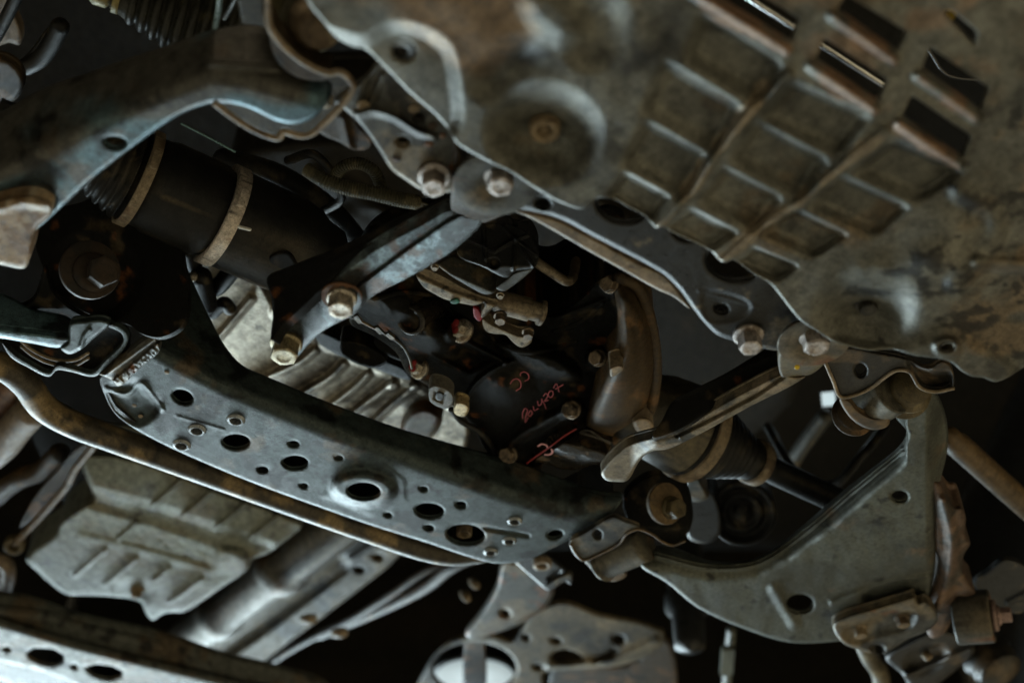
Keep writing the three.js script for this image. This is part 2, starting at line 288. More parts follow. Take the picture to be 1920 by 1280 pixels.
// a flanged hex bolt: flange centre in the picture, height, flange radius in picture points
function bolt(parent, px, py, Y, rpx, o = {}) {
  const r = rpx * mpp(px, py, Y), dir = (o.axis ?? DOWN).clone().normalize(), A = at(px, py, Y), h = (o.len ?? 0.85) * r, look = o.look ?? L.zinc;
  const flange = spin(A, dir, [[-0.25 * r, 0], [-0.25 * r, r * 0.97], [0.06 * r, r], [0.14 * r, r * 0.93], [0.2 * r, r * 0.74], [0.21 * r, 0]], 40);
  const m = part(parent, 'bolt', join(flange, hexHead(A.clone().addScaledVector(dir, 0.12 * r), dir, r * (o.hex ?? 0.74), h, o.turn ?? 0.3)), look, o.label);
  if (o.washer) part(m, 'washer', spin(A.clone().addScaledVector(dir, -0.28 * r), dir, [[0, r], [0, o.washer * r * 0.98], [0.1 * r, o.washer * r], [0.18 * r, o.washer * r * 0.96], [0.18 * r, r * 0.5]], 48), o.washerLook ?? L.rust);
  return m;
}

// ---------- setting ----------
{
  const g = new THREE.BoxGeometry(14, 0.1, 13); g.translate(0, -0.05, -2);
  const lk = metal({ base: [0.33, 0.32, 0.3], rough: 0.6, coats: [[[0.2, 0.19, 0.17], 1.2, 0.4, 0.2, 50], [[0.4, 0.39, 0.37], 3, 0.3, 0.15, 51]] });
  const f = new THREE.Mesh(paint(boxUV(bare(g)), lk), lk.m); f.name = 'floor'; f.receiveShadow = true; scene.add(f); f.userData.kind = 'structure';
}
// the engine bay is a real box: bonnet above, inner wings at the sides, bulkhead behind, then the lower cabin floor
{
  const o = thing('car_body', 'black undercoated body shell with bonnet, inner wings, bulkhead and cabin floor', 'car body');
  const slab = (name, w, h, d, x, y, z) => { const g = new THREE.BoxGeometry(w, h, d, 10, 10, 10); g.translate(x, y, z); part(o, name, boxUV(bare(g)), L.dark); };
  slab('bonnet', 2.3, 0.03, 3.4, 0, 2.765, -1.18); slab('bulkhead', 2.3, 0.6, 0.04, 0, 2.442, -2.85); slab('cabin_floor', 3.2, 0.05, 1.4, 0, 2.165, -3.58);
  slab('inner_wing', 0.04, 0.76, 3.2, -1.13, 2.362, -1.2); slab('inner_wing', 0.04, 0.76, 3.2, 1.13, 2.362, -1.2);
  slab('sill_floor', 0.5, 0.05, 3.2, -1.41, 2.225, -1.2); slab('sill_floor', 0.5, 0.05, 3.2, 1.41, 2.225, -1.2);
}

// ---------- skid plate ----------
const SK = 1.6;
{
  const outline = [[560, -120], [575, 0], [604, 38], [630, 70], [661, 87], [683, 91], [729, 134], [769, 175], [816, 215], [840, 242], [856, 268], [883, 286], [917, 304], [957, 322], [997, 349], [1031, 370], [1065, 386], [1092, 392], [1106, 386], [1116, 374], [1135, 371], [1156, 375], [1176, 387], [1210, 405], [1219, 416], [1230, 427], [1244, 425], [1259, 434], [1284, 446], [1306, 456], [1335, 472], [1349, 488], [1362, 492], [1374, 487], [1413, 513], [1444, 531], [1464, 555], [1484, 581], [1504, 603], [1531, 620], [1561, 639], [1599, 651], [1633, 657], [1674, 655], [1717, 667], [1757, 672], [1784, 679], [1804, 696], [1824, 706], [1844, 708], [1866, 716], [1886, 710], [1925, 686], [2080, 600], [2110, 200], [2080, -120]];
  const slot = (a) => a.flatMap((p, i) => { const k = (o, c) => { const f = c / Math.hypot(o[0] - p[0], o[1] - p[1]); return [lerp(p[0], o[0], f), lerp(p[1], o[1], f)]; }, q = a[(i + 1) % 4], r = a[(i + 3) % 4], m = k(r, 2), n = k(q, 2); return [k(r, 6), [(m[0] + n[0]) / 2, (m[1] + n[1]) / 2], k(q, 6)]; });
  const S6 = [[[1296, -34], [1384, -38], [1499, 36], [1482, 79]], [[1569, 18], [1588, -10], [1701, 60], [1683, 97]], [[1770, 22], [1783, 18], [1833, 60], [1827, 85]], [[1546, 72], [1530, 113], [1646, 189], [1664, 149]], [[1745, 89], [1729, 130], [1838, 206], [1855, 165]], [[1710, 179], [1692, 219], [1804, 294], [1821, 255]]];
  const holes = [...S6.map(slot), [757, 96, 23, 20]];
  const cells = [
    [[1314, 28], [1466, 122], [1402, 180], [1286, 96]], [[1246, 118], [1391, 205], [1328, 260], [1208, 196]], [[1206, 226], [1328, 296], [1280, 346], [1172, 296]], [[1168, 323], [1257, 371], [1222, 404], [1140, 362]],
    [[1480, 154], [1632, 222], [1560, 288], [1430, 216]], [[1414, 227], [1553, 302], [1494, 364], [1374, 290]], [[1356, 315], [1466, 373], [1410, 418], [1318, 368]], [[1292, 392], [1382, 438], [1336, 470], [1248, 422]],
    [[1674, 263], [1808, 322], [1730, 374], [1604, 314]], [[1572, 328], [1704, 390], [1652, 430], [1520, 376]], [[1484, 392], [1588, 442], [1532, 486], [1432, 428]], [[1410, 463], [1496, 500], [1460, 535], [1378, 488]],
  ];
  // each bay: a steep step along its forward edge, then flat, then a long slope back down at the rear
  const bay = ([p, q, , r]) => {
    const ax = q[0] - p[0], ay = q[1] - p[1], bx = r[0] - p[0], by = r[1] - p[1], det = ax * by - ay * bx;
    return (x, y) => { const dx = x - p[0], dy = y - p[1], u = (dx * by - dy * bx) / det, v = (ax * dy - ay * dx) / det; return u < -0.2 || u > 1.2 || v < -0.3 || v > 1.6 ? 0 : 0.0092 * ss(-0.15, 0.14, v) * ss(1.38, 0.76, v) * ss(-0.06, 0.15, u) * ss(1.06, 0.85, u); };
  };
  const bars = [[[1296, -34], [1482, 79]], [[1569, 18], [1683, 97]], [[1530, 113], [1646, 189]], [[1729, 130], [1838, 206]], [[1692, 219], [1804, 294]]].map(([p, q]) => ridge([[p[0] - 6, p[1] + 13], [q[0] - 6, q[1] + 15]], 17, 0.0045));
  const ribs = [[[1480, 140], [1412, 205], [1352, 278], [1300, 355], [1236, 426]], [[1660, 245], [1585, 305], [1510, 372], [1430, 425], [1356, 490]]].map((l) => ridge(l, 16, 0.004));
  const rel = [...cells.map(bay), ...bars, ...ribs,
    cup([1020, 248, 74, 58, 8], 48, 0.023), cup([1626, 586, 64, 42, -8], 48, 0.021),
    press(curve([[600, 60], [680, 78], [736, 52], [796, 62], [836, 92], [852, 150], [852, 240], [800, 260], [700, 160]], 5), 16, 0.007),
    cup([1040, 30, 66, 34, 40], 26, -0.006), cup([950, 130, 60, 28, -40], 30, 0.008), cup([1120, 60, 40, 60, 30], 30, 0.006),
    cup([1775, 462, 66, 40, -38], 50, -0.006), press(curve([[1600, 520], [1760, 470], [1830, 500], [1800, 560], [1700, 600]], 5), 34, -0.007),
    ridge(curve([[1800, 360], [1862, 400], [1868, 440], [1826, 496], [1792, 530]], 5, false), 30, 0.004), ridge([[1836, 492], [1990, 500]], 22, 0.005),
    press(curve([[1560, 640], [1676, 655], [1740, 634], [1790, 626], [1840, 650], [1900, 690], [1880, 740], [1660, 720]], 5), 14, -0.005), cup([1776, 651, 24, 16], 9, -0.004),
    (x, y) => 0.004 * (fbm({ x: x / 260, y: y / 260, z: 0 }, 1, 9, 3) - 0.5) * 2,
  ];
  const o = thing('skid_plate', 'large dusty grey steel skid plate with pressed bays and six slots', 'skid plate');
  part(o, 'plate', sheet(outline, { y: SK, holes: [...holes, [1776, 651, 16, 11]], rel, cell: 3.4, t: 0.003, round: [4, 0.0015] }), L.skid);
  part(o, 'ring_nut', spin(at(1021, 238, SK + 0.02), DOWN, [[-0.004, 0.0042], [0.004, 0.0044], [0.006, 0.0075], [0.004, 0.0098], [-0.004, 0.01]], 36), L.tan, 'rust tan ring nut inside the deep round recess');
  part(o, 'stud', spin(at(1021, 240, SK + 0.022), DOWN, [[-0.004, 0], [-0.004, 0.0042], [0.002, 0.004], [0.003, 0.003], [0.003, 0]], 20), L.tan);
  bolt(o, 1626, 568, SK + 0.017, 24, { look: L.dirty, len: 0.7, hex: 0.7, label: 'dusty grey hex bolt in the round recess' });
  part(o, 'weld_nut', join(spin(at(752, 92, SK + 0.02), DOWN, [[-0.004, 0.003], [0.002, 0.004], [0.002, 0.0125], [-0.006, 0.0125]], 30)), L.dirty);
  part(o, 'weld_nut', spin(at(1775, 648, SK + 0.006), DOWN, [[-0.01, 0.004], [0.002, 0.0045], [0.002, 0.008], [-0.006, 0.008]], 30), L.dirty);
}
// what shows through the slots
solo('chrome_pipe', 'thin straight chrome pipe glinting behind the skid plate slots', 'pipe', (() => { const A = at(1380, -20, 1.72), B = at(1662, 162, 1.72), d = B.clone().sub(A).normalize(), n = A.distanceTo(B); return spin(A, d, [[0, 0], [0, 0.0022], [n, 0.0022], [n, 0]], 24); })(), metal({ base: [0.9, 0.9, 0.9], rough: 0.22, metal: 1, plain: true, bump: 0 }));
solo('glossy_hose', 'glossy black hose bending behind the uppermost skid plate slot', 'hose', tube(path([[1740, 90], [1754, 112], [1764, 128], [1778, 140], [1800, 146], [1870, 150]], 1.8), 0.0012), L.gloss);
solo('yellow_clip', 'small yellow plastic clip peeking through a corner slot of the skid plate', 'clip', spin(at(1776, 26, 1.66), V(0.3, -1, 0.2), [[-0.004, 0], [-0.004, 0.005], [0.003, 0.0045], [0.0045, 0.003], [0.005, 0]], 18), L.yellow);

// ---------- front cross plate behind the skid plate ----------
const PL = 1.628;
{
  const o = thing('front_cross_plate', 'black pressed steel cross plate with bright worn edge behind the skid plate', 'cross plate');
  const outline = [[940, 386], [962, 391], [1000, 397], [1037, 406], [1070, 420], [1100, 437], [1160, 468], [1215, 497], [1246, 516], [1275, 545], [1300, 580], [1322, 607], [1345, 628], [1372, 638], [1404, 646], [1440, 655], [1466, 656], [1490, 640], [1530, 600], [1500, 500], [1400, 440], [1300, 390], [1180, 340], [1080, 320], [990, 330], [950, 350]];
  part(o, 'plate', sheet(outline, {
    y: PL, cell: 3, t: 0.004, round: [9, 0.006], holes: [[1166, 384, 47, 31, 12], [1287, 432, 25, 17, 10], [1372, 494, 48, 30, 15], [1352, 579, 11, 7, 8], [1018, 381, 11, 8]],
    rel: [press(curve([[1318, 548], [1372, 552], [1408, 572], [1396, 592], [1330, 600]], 4), 5, 0.0025), ridge([[1310, 545], [1420, 575]], 5, 0.0006)],
  }), L.blackSteel);
  part(o, 'inner_flange', sheet([[958, 394], [1040, 410], [1100, 440], [1200, 494], [1246, 516], [1276, 550], [1296, 580], [1262, 556], [1235, 544], [1160, 502], [1092, 464], [1030, 428], [985, 404]], { y: (x, y) => PL + 0.012, cell: 3, t: 0.012, round: [4, 0.002] }), L.tan, 'dusty tan inner flange under the black plate');
  for (const [x, y, r] of [[1352, 577, 8], [1018, 379, 9]]) part(o, 'weld_nut', spin(at(x, y, PL + 0.009), DOWN, [[-0.006, 0.002], [0.002, 0.0022], [0.002, r * 0.00042], [-0.006, r * 0.00042]], 24), L.blackSteel);
  bolt(o, 1404, 628, PL - 0.002, 30, { look: L.pale, len: 1.0, hex: 0.72, turn: 0.1, label: 'clean pale zinc bolt at the corner of the black plate' });
}
// ---------- body bracket beside the skid plate ----------
{
  const o = thing('body_bracket', 'grey green pressed body bracket with rust spots tucked under the skid plate edge', 'bracket');
  part(o, 'plate', sheet([[626, 190], [655, 165], [690, 140], [712, 112], [740, 110], [800, 170], [850, 230], [875, 290], [880, 330], [862, 356], [836, 361], [792, 357], [759, 337], [733, 317], [708, 278], [676, 234], [646, 206]], {
    y: PL + 0.008, cell: 3, t: 0.003, round: [6, 0.004], holes: [[785, 220, 9, 7], [755, 265, 11, 8]],
    rel: [ridge(curve([[672, 214], [700, 208], [740, 220], [780, 245], [812, 256]], 5, false), 12, 0.005), press([[690, 150], [716, 128], [706, 190], [676, 200]], 10, 0.006), ridge([[715, 140], [694, 190]], 8, 0.003)],
  }), L.dirty);
  for (const [x, y, r] of [[811, 236, 8], [804, 270, 8], [830, 254, 6], [743, 298, 9], [681, 199, 13], [776, 204, 10]]) part(o, 'rust_spot', spin(at(x, y, PL + 0.0075), DOWN, [[0, r * 0.00036], [0.0007, r * 0.0003], [0.0008, 0]], 20), r > 9 ? L.tan : L.rust);
  bolt(o, 814, 330, PL + 0.006, 33, { look: L.pale, len: 0.95, hex: 0.7, turn: 0.5, label: 'pale zinc hex bolt at the tip of the bracket' });
}
// ---------- differential mounts: a bushing disc, a foot and a long arm on each side ----------
{
  const o = thing('mount_arm', 'worn blue grey mount arm carrying a rust ringed bolt and a yellowed bolt', 'mount arm', 'arms that carry the differential');
  const Y = 1.655;
  part(o, 'disc', spin(at(928, 345, 1.618), DOWN, [[-0.003, 0], [-0.003, 0.0262], [0, 0.0275], [0.0015, 0.0268], [0.0018, 0.014], [-0.0004, 0.011], [-0.0004, 0]], 60), L.dirty);
  bolt(o, 938, 330, 1.6185, 31, { look: L.pale, len: 0.9, hex: 0.8, turn: 0.2, label: 'pale bolt head on the round mount disc' });
  part(o, 'foot', sheet([[852, 262], [868, 290], [866, 330], [880, 366], [920, 388], [962, 388], [944, 402], [900, 418], [862, 402], [846, 392], [848, 340]], { y: (x, y) => lerp(1.622, Y, ss(330, 405, y)) + (y < 330 ? 0.012 : 0), cell: 3, t: 0.006, round: [4, 0.003] }), L.brownCast);
  const mid = [[560, 560], [668, 536], [760, 468], [838, 414], [880, 392]];
  part(o, 'arm', sheet([[846, 392], [862, 400], [905, 414], [900, 424], [852, 468], [770, 518], [692, 560], [664, 590], [640, 602], [604, 622], [574, 650], [556, 668], [520, 664], [508, 640], [528, 610], [560, 582], [596, 548], [640, 510], [700, 468], [780, 424]], {
    y: Y, cell: 2.6, t: 0.012, round: [5, 0.003],
    rel: [(x, y) => (x > 640 ? 0.0012 * ss(-2, 2, yOn(mid, x) - y) * ss(640, 672, x) : 0), ridge(mid.slice(1), 3.5, -0.0035), cup([640, 566, 44, 36], 8, -0.003), (x, y) => 0.012 * ss(640, 560, x)],
  }), L.blue);
  part(o, 'web', sheet([[850, 366], [858, 396], [780, 424], [700, 468], [640, 510], [596, 548], [560, 582], [528, 610], [508, 640], [512, 570], [500, 520], [540, 500], [640, 460], [740, 410], [810, 380]], {
    plane: { p: at(700, 468, Y + 0.008), n: V(-0.55, -0.2, 0.8).normalize() }, cell: 4, t: 0.008, round: [3, 0.001],
    rel: [ridge([[620, 492], [700, 455], [790, 400]], 7, 0.002)],
  }), L.cast);
  bolt(o, 640, 560, Y - 0.004, 29, { look: L.zinc, len: 0.95, washer: 1.36, hex: 0.84, turn: 0.55, label: 'bright bolt with a rusty washer on the blue arm' });
  bolt(o, 536, 644, Y + 0.01, 31, { look: metal({ base: [0.36, 0.3, 0.18], rough: 0.42, metal: 0.6, grain: 0.05 }), len: 0.95, hex: 0.84, turn: 0.15, label: 'yellowed bolt at the low end of the arm' });
}
{
  const o = thing('mount_arm', 'muddy tan mount arm running from a clean disc to a bent flat tip', 'mount arm', 'arms that carry the differential');
  const Y = 1.662;
  part(o, 'disc', spin(at(1527, 640, 1.618), DOWN, [[-0.003, 0], [-0.003, 0.0262], [0, 0.0275], [0.0015, 0.0268], [0.0018, 0.0145], [-0.0012, 0.011], [-0.0012, 0]], 60), L.dirty);
  bolt(o, 1528, 630, 1.6185, 30, { look: L.pale, len: 0.85, hex: 0.84, turn: 0.5, label: 'pale bolt head on the round mount disc' });
  part(o, 'foot', sheet([[1464, 654], [1490, 664], [1530, 676], [1552, 672], [1538, 690], [1520, 702], [1492, 706], [1466, 708]], { y: (x, y) => lerp(1.626, Y, ss(650, 705, y)), cell: 3, t: 0.006, round: [4, 0.003] }), metal({ base: [0.1, 0.075, 0.035], rough: 0.6, coats: [[SOOT, 60, 0.2, 0.1, 70]] }));
  part(o, 'paint_dot', spin(at(1495, 688, 1.644), V(0, -1, 0.5).normalize(), [[0, 0.0022], [0.001, 0.0018], [0.001, 0]], 14), L.yellow);
  const mid = [[1160, 850], [1225, 830], [1268, 818], [1335, 785], [1420, 740], [1470, 706]];
  part(o, 'arm', sheet([[1466, 702], [1492, 706], [1520, 702], [1540, 684], [1524, 697], [1486, 722], [1410, 760], [1310, 815], [1252, 842], [1226, 845], [1206, 856], [1192, 876], [1184, 892], [1174, 902], [1156, 903], [1136, 900], [1127, 887], [1142, 864], [1166, 842], [1180, 832], [1220, 820], [1267, 808], [1335, 768], [1400, 732]], {
    y: Y, cell: 2.6, t: 0.01, round: [5, 0.003],
    rel: [(x, y) => 0.0012 * ss(-2, 2, yOn(mid, x) - y) * ss(1200, 1240, x), ridge(mid.slice(2), 4, -0.004), (x, y) => 0.012 * ss(1235, 1180, x), ridge([[1268, 809], [1276, 822]], 3, 0.001)],
  }), L.tanArm ?? (L.tanArm = metal({ base: [0.21, 0.175, 0.12], rough: 0.55, metal: 0.25, coats: [[[0.04, 0.045, 0.046], 34, 0.34, 0.08, 40], [[0.3, 0.24, 0.17], 60, 0.25, 0.1, 41]] })));
  part(o, 'web', sheet([[1464, 640], [1468, 700], [1400, 732], [1335, 768], [1267, 808], [1222, 820], [1240, 790], [1262, 752], [1300, 730], [1360, 700], [1420, 664]], {
    plane: { p: at(1335, 768, Y + 0.004), n: V(-0.3, -0.3, 0.9).normalize() }, cell: 4, t: 0.006, round: [3, 0.001],
    rel: [ridge([[1268, 744], [1340, 712], [1440, 668]], 8, 0.003)],
  }), L.cast);
}

// ---------- main crossmember ----------
const CM = 1.72;
{
  const o = thing('crossmember', 'long blue grey steel crossmember drilled with many holes', 'crossmember');
  const crease = [[150, 600], [250, 655], [330, 702], [420, 748], [500, 782], [640, 838], [800, 896], [960, 952], [1060, 980], [1180, 975]];
  const wall = (x, y) => { const d = yOn(crease, x) - y; return d <= 0 ? 0 : d < 44 ? 0.00062 * d * d / 88 : 0.00062 * (d - 22); };
  const outline = [[186, 706], [196, 742], [212, 772], [240, 796], [300, 830], [400, 875], [500, 915], [600, 951], [700, 986], [800, 1017], [880, 1044], [930, 1056], [984, 1051], [1040, 1026], [1090, 1000], [1150, 960], [1168, 930], [1130, 925], [1060, 905], [960, 868], [850, 838], [740, 806], [600, 754], [500, 712], [452, 690], [420, 654], [396, 610], [372, 560], [350, 510], [330, 440], [300, 390], [240, 400], [260, 500], [300, 600], [270, 640], [236, 664], [206, 690]];
  const H = [[342, 744, 20, 13, 18], [369, 806, 11, 6], [442, 787, 11, 6], [340, 834, 11, 6], [442, 828, 26, 14], [550, 832, 10, 5.5], [553, 867, 24, 13], [492, 880, 10, 5.5], [635, 858, 7.5, 4.2], [569, 910, 7.5, 4.2], [682, 921, 31, 16.5, 2], [794, 916, 7.5, 4.2], [805, 957, 27, 14, 3], [864, 946, 10, 6], [727, 965, 7, 4], [804, 989, 9, 5], [873, 1002, 36, 19, 4], [965, 977, 10, 6], [955, 1014, 10, 6], [920, 1035, 10, 6], [1041, 1002, 15, 8, -14]];
  part(o, 'beam', sheet(outline, {
    y: CM, cell: 3, t: 0.004, round: [3, 0.002], holes: H,
    rel: [wall, cup([680, 916, 58, 30, 4], 11, -0.0075), press([[600, 930], [650, 896], [716, 866], [760, 900], [760, 936], [700, 968]], 4, -0.0008),
      press(curve([[196, 735], [250, 716], [276, 736], [298, 762], [262, 792], [214, 776]], 5), 11, 0.007), ridge(curve([[200, 730], [236, 738], [262, 720], [284, 742], [302, 766]], 5, false), 9, 0.0035),
      ridge([[330, 780], [420, 806]], 3, 0.0008), ridge([[880, 985], [990, 1004]], 6, -0.0025)],
  }), L.steel);
  for (const [x, y, rx] of [H[1], H[2], H[3], H[17], H[18], H[19]]) part(o, 'collar', spin(at(x, y, CM), DOWN, [[-0.006, rx * 0.00046], [0.0016, rx * 0.00047], [0.0022, rx * 0.00056], [0.0004, rx * 0.0008], [-0.001, rx * 0.0008]], 36), L.steelBright ?? (L.steelBright = metal({ base: [0.3, 0.32, 0.33], rough: 0.4, metal: 0.6 })));
  part(o, 'inner_nut', spin(at(870, 996, CM + 0.012), DOWN, [[-0.012, 0.005], [0.004, 0.0052], [0.0045, 0.0085], [-0.012, 0.009]], 30), L.tan, 'rusty tan nut inside the largest hole');
  for (const [x, y] of [[312, 698], [251, 760], [263, 780]]) part(o, 'rust_spot', spin(at(x, y, CM + (x < 300 ? 0.0055 : -0.0002)), DOWN, [[0, 0.0024], [0.0006, 0.0021], [0.0007, 0]], 16), L.tan);
  part(o, 'rear_wall', sheet((() => { const e = outline.slice(0, 16); return [...e.map(([x, y]) => [x + 3, y - 4]), ...e.slice().reverse().map(([x, y]) => [x + 4, y - 11])]; })(), { y: CM + 0.004, t: 0.075, cell: 3, sharp: true, round: [0, 0] }), L.blackSteel);
  part(o, 'upper_shell', sheet([[206, 700], [300, 640], [420, 680], [520, 740], [760, 830], [1000, 900], [1130, 940], [1000, 1036], [880, 1030], [500, 900], [260, 790]], { y: CM + 0.075, cell: 12, t: 0.004 }), L.blackSteel);
  // welded bracket with a worn seam beside the bushing
  part(o, 'weld_tab', sheet([[176, 698], [186, 700], [228, 668], [270, 636], [286, 628], [298, 644], [300, 656], [262, 690], [222, 724], [208, 712]], {
    y: CM - 0.008, cell: 2.4, t: 0.006, round: [4, 0.003], holes: [[227, 666, 12, 4, -32]],
    rel: [ridge([[196, 704], [290, 636]], 7, 0.003), (x, y) => { const d = lineD([[218, 720], [298, 652]], x, y); return d < 10 ? -0.002 - 0.0022 * noise(x / 3, y / 3, 1) : 0; }],
  }), L.dirty, 'weld seam tab with rippled bead');
}
// rear rail that runs along the back of the crossmember
solo('stabiliser_bar', 'dusty dark round stabiliser bar running along the back edge of the crossmember', 'stabiliser bar', join(
  tube(path([[-60, 672], [10, 690], [46, 718], [80, 762], [130, 792], [210, 822], [300, 854], [500, 926], [700, 997], [800, 1030], [850, 1038], [900, 1034]], CM + 0.018), 0.0135, 120, 18)), L.railLook ?? (L.railLook = metal({ base: [0.06, 0.05, 0.034], rough: 0.5, metal: 0.2, coats: [[[0.24, 0.17, 0.08], 34, 0.5, 0.12, 42], [SOOT, 50, 0.25, 0.1, 142]] })));
// ---------- bushing bracket at the crossmember's end, where the near arm pivots ----------
{
  const o = thing('bushing_bracket', 'black bushing bracket with a brown eccentric bolt at the holed crossmember end', 'bracket', 'brackets that hold the arm bushings');
  const n = V(-0.25, -0.35, 0.9).normalize();
  part(o, 'back_plate', sheet([[60, 400], [150, 380], [250, 330], [330, 380], [340, 470], [352, 560], [340, 610], [300, 632], [262, 624], [240, 608], [200, 600], [150, 580], [110, 550], [88, 520]], { plane: { p: at(240, 600, CM - 0.004), n }, cell: 4, t: 0.006, round: [2, 0.0004], rel: [cup([175, 520, 84, 78], 14, 0.006)] }), L.cast);
  part(o, 'bowl', sheet([[84, 500], [100, 545], [140, 580], [200, 606], [236, 614], [244, 640], [224, 668], [180, 700], [140, 698], [105, 690], [94, 706], [70, 694], [30, 680], [4, 650], [-10, 610], [20, 580], [60, 560]], { y: (x, y) => CM + 0.02, cell: 3.4, t: 0.003, round: [6, 0.006], rel: [press(curve([[60, 590], [150, 600], [226, 622], [210, 660], [160, 690], [60, 680], [10, 640]], 5), 14, 0.012)] }), L.cast);
  part(o, 'lip', sheet([[2, 640], [18, 668], [50, 688], [92, 706], [106, 694], [136, 698], [176, 706], [204, 684], [240, 640], [236, 622], [206, 606], [198, 610], [226, 624], [230, 640], [196, 676], [172, 698], [136, 690], [106, 684], [92, 698], [52, 680], [24, 662]], { y: CM - 0.006, cell: 2.2, t: 0.004, round: [2, 0.001] }), L.steel, 'bright thin edge of the bracket');
  const ax = V(0.55, -0.45, 0.75).normalize(), A = at(172, 512, CM - 0.006);
  part(o, 'cam_washer', spin(at(168, 506, CM - 0.004), ax, [[-0.004, 0], [-0.004, 0.0238], [0.001, 0.0243], [0.0028, 0.0236], [0.003, 0]], 48), L.knuckleDark ?? (L.knuckleDark = metal({ base: [0.034, 0.022, 0.013], rough: 0.7, coats: [[SOOT, 50, 0.3, 0.1, 43]] })));
  part(o, 'bolt', join(spin(A.clone().addScaledVector(ax, 0.003), ax, [[0, 0], [0, 0.0165], [0.003, 0.016], [0.0034, 0.012], [0.0034, 0]], 30), hexHead(at(188, 512, CM - 0.01), ax, 0.0125, 0.013, 0.4)), L.knuckleDark);
}
// ---------- near lower control arm ----------
const CA = 1.64;
{
  const o = thing('lower_control_arm', 'blue grey boomerang control arm with one oval hole and a cardboard brown end', 'control arm', 'lower control arms');
  const crease = [[-60, 380], [0, 348], [150, 272], [300, 200], [400, 164], [460, 170], [560, 200]];
  part(o, 'arm', sheet([[-70, 250], [0, 215], [84, 170], [168, 141], [252, 111], [319, 90], [386, 66], [470, 52], [520, 70], [560, 120], [600, 150], [622, 168], [596, 214], [560, 232], [520, 228], [486, 212], [454, 199], [403, 193], [353, 207], [309, 232], [235, 286], [168, 339], [118, 386], [66, 432], [0, 480], [-70, 520]], {
    y: CA, cell: 4, t: 0.004, round: [5, 0.004], holes: [[215, 267, 20, 10, 4]],
    rel: [(x, y) => { const d = yOn(crease, x) - y; return d <= 0 ? 0 : d < 50 ? 0.0004 * d * d / 100 : 0.0004 * (d - 25); }, ridge([[390, 120], [520, 128]], 8, 0.004), press(curve([[-20, 370], [60, 348], [100, 372], [60, 420], [-20, 440]], 5), 10, 0.006)],
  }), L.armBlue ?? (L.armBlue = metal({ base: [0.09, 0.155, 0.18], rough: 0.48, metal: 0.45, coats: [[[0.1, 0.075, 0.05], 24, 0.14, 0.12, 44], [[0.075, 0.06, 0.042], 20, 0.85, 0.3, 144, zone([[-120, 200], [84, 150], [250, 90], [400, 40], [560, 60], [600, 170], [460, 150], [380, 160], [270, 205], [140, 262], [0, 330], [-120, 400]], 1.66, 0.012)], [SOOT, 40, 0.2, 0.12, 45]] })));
  part(o, 'ball_joint_block', sheet([[-40, 395], [10, 372], [60, 366], [92, 378], [96, 400], [70, 425], [62, 440], [56, 480], [46, 502], [0, 496], [-40, 490]], { y: CA - 0.01, cell: 3.4, t: 0.02, round: [8, 0.004], rel: [ridge([[0, 392], [40, 380], [92, 386]], 12, 0.003)] }), L.paleTan ?? (L.paleTan = metal({ base: [0.36, 0.27, 0.17], rough: 0.7, coats: [[[0.16, 0.09, 0.04], 40, 0.36, 0.12, 46], [[0.42, 0.36, 0.27], 60, 0.3, 0.1, 47]] })), 'pale tan muddy block at the arm tip');
  const fd = at(560, 160, CA + 0.04), bd = V(-0.3, 0.12, 0.9).normalize();
  part(o, 'rear_pivot', sheet([[-60, 556], [0, 560], [60, 588], [128, 606], [136, 632], [114, 651], [60, 644], [0, 634], [-60, 628]], { y: CM - 0.012, cell: 3.4, t: 0.006, round: [6, 0.004], rel: [(x, y) => { const d = yOn([[-60, 612], [0, 620], [128, 636]], x) - y; return d > 0 ? d * 0.0006 : 0; }] }), L.armBlue);
  for (const [dy, c] of [[0, 0.0016], [9, 0.0018]]) part(o, 'bushing_ring', tube(path([[40, 640 + dy], [60, 656 + dy], [88, 670 + dy], [116, 676 + dy], [142, 674 + dy], [164, 662 + dy]], CM + 0.002 + dy * 0.0003), c, 50, 8), L.tan, 'tan edge of the pressed bushing');
  part(o, 'rear_collar', sheet([[130, 606], [160, 600], [190, 598], [206, 606], [176, 634], [150, 656], [128, 664], [112, 652], [126, 640]], { y: CM - 0.013, cell: 2.8, t: 0.006, round: [6, 0.004], rel: [ridge([[150, 652], [156, 632], [166, 618]], 6, 0.003)] }), L.steel);
}
// front bushing of the near arm, with its bracket and the round bushing itself
{
  const o = thing('bushing_bracket', 'olive bushing bracket with thick rolled edges between blue arm and skid plate', 'bracket', 'brackets that hold the arm bushings');
  const Y = 1.632;
  part(o, 'bowl', sheet([[408, 196], [430, 214], [470, 238], [500, 252], [522, 258], [530, 244], [548, 250], [570, 256], [592, 246], [620, 218], [650, 186], [662, 160], [652, 140], [632, 132], [600, 136], [560, 118], [520, 86], [500, 40], [490, -60], [440, -60], [450, 60], [420, 120]], { y: Y + 0.085, cell: 4, t: 0.003, round: [5, 0.004] }), L.olive);
  part(o, 'rolled_edge', tube(path([[490, -80], [502, 0], [504, 46], [520, 72], [552, 104], [590, 128], [618, 137], [636, 134], [652, 144], [662, 160], [655, 178], [630, 208], [600, 238], [584, 250], [566, 254], [548, 250], [532, 246], [522, 258], [504, 255], [470, 240], [430, 214], [404, 194]], Y), 0.0023, 160, 10), L.tan, 'light tan rolled edge of the bracket');
  part(o, 'inner_wall', sheet([[504, 46], [520, 76], [552, 108], [590, 132], [618, 140], [610, 150], [560, 146], [524, 120], [508, 90]], { y: Y + 0.01, cell: 3, t: 0.02 }), L.brownCast);
  bolt(o, 612, 188, Y + 0.03, 16, { look: L.zinc, len: 0.5, axis: V(0.6, -0.5, 0.4) });
}
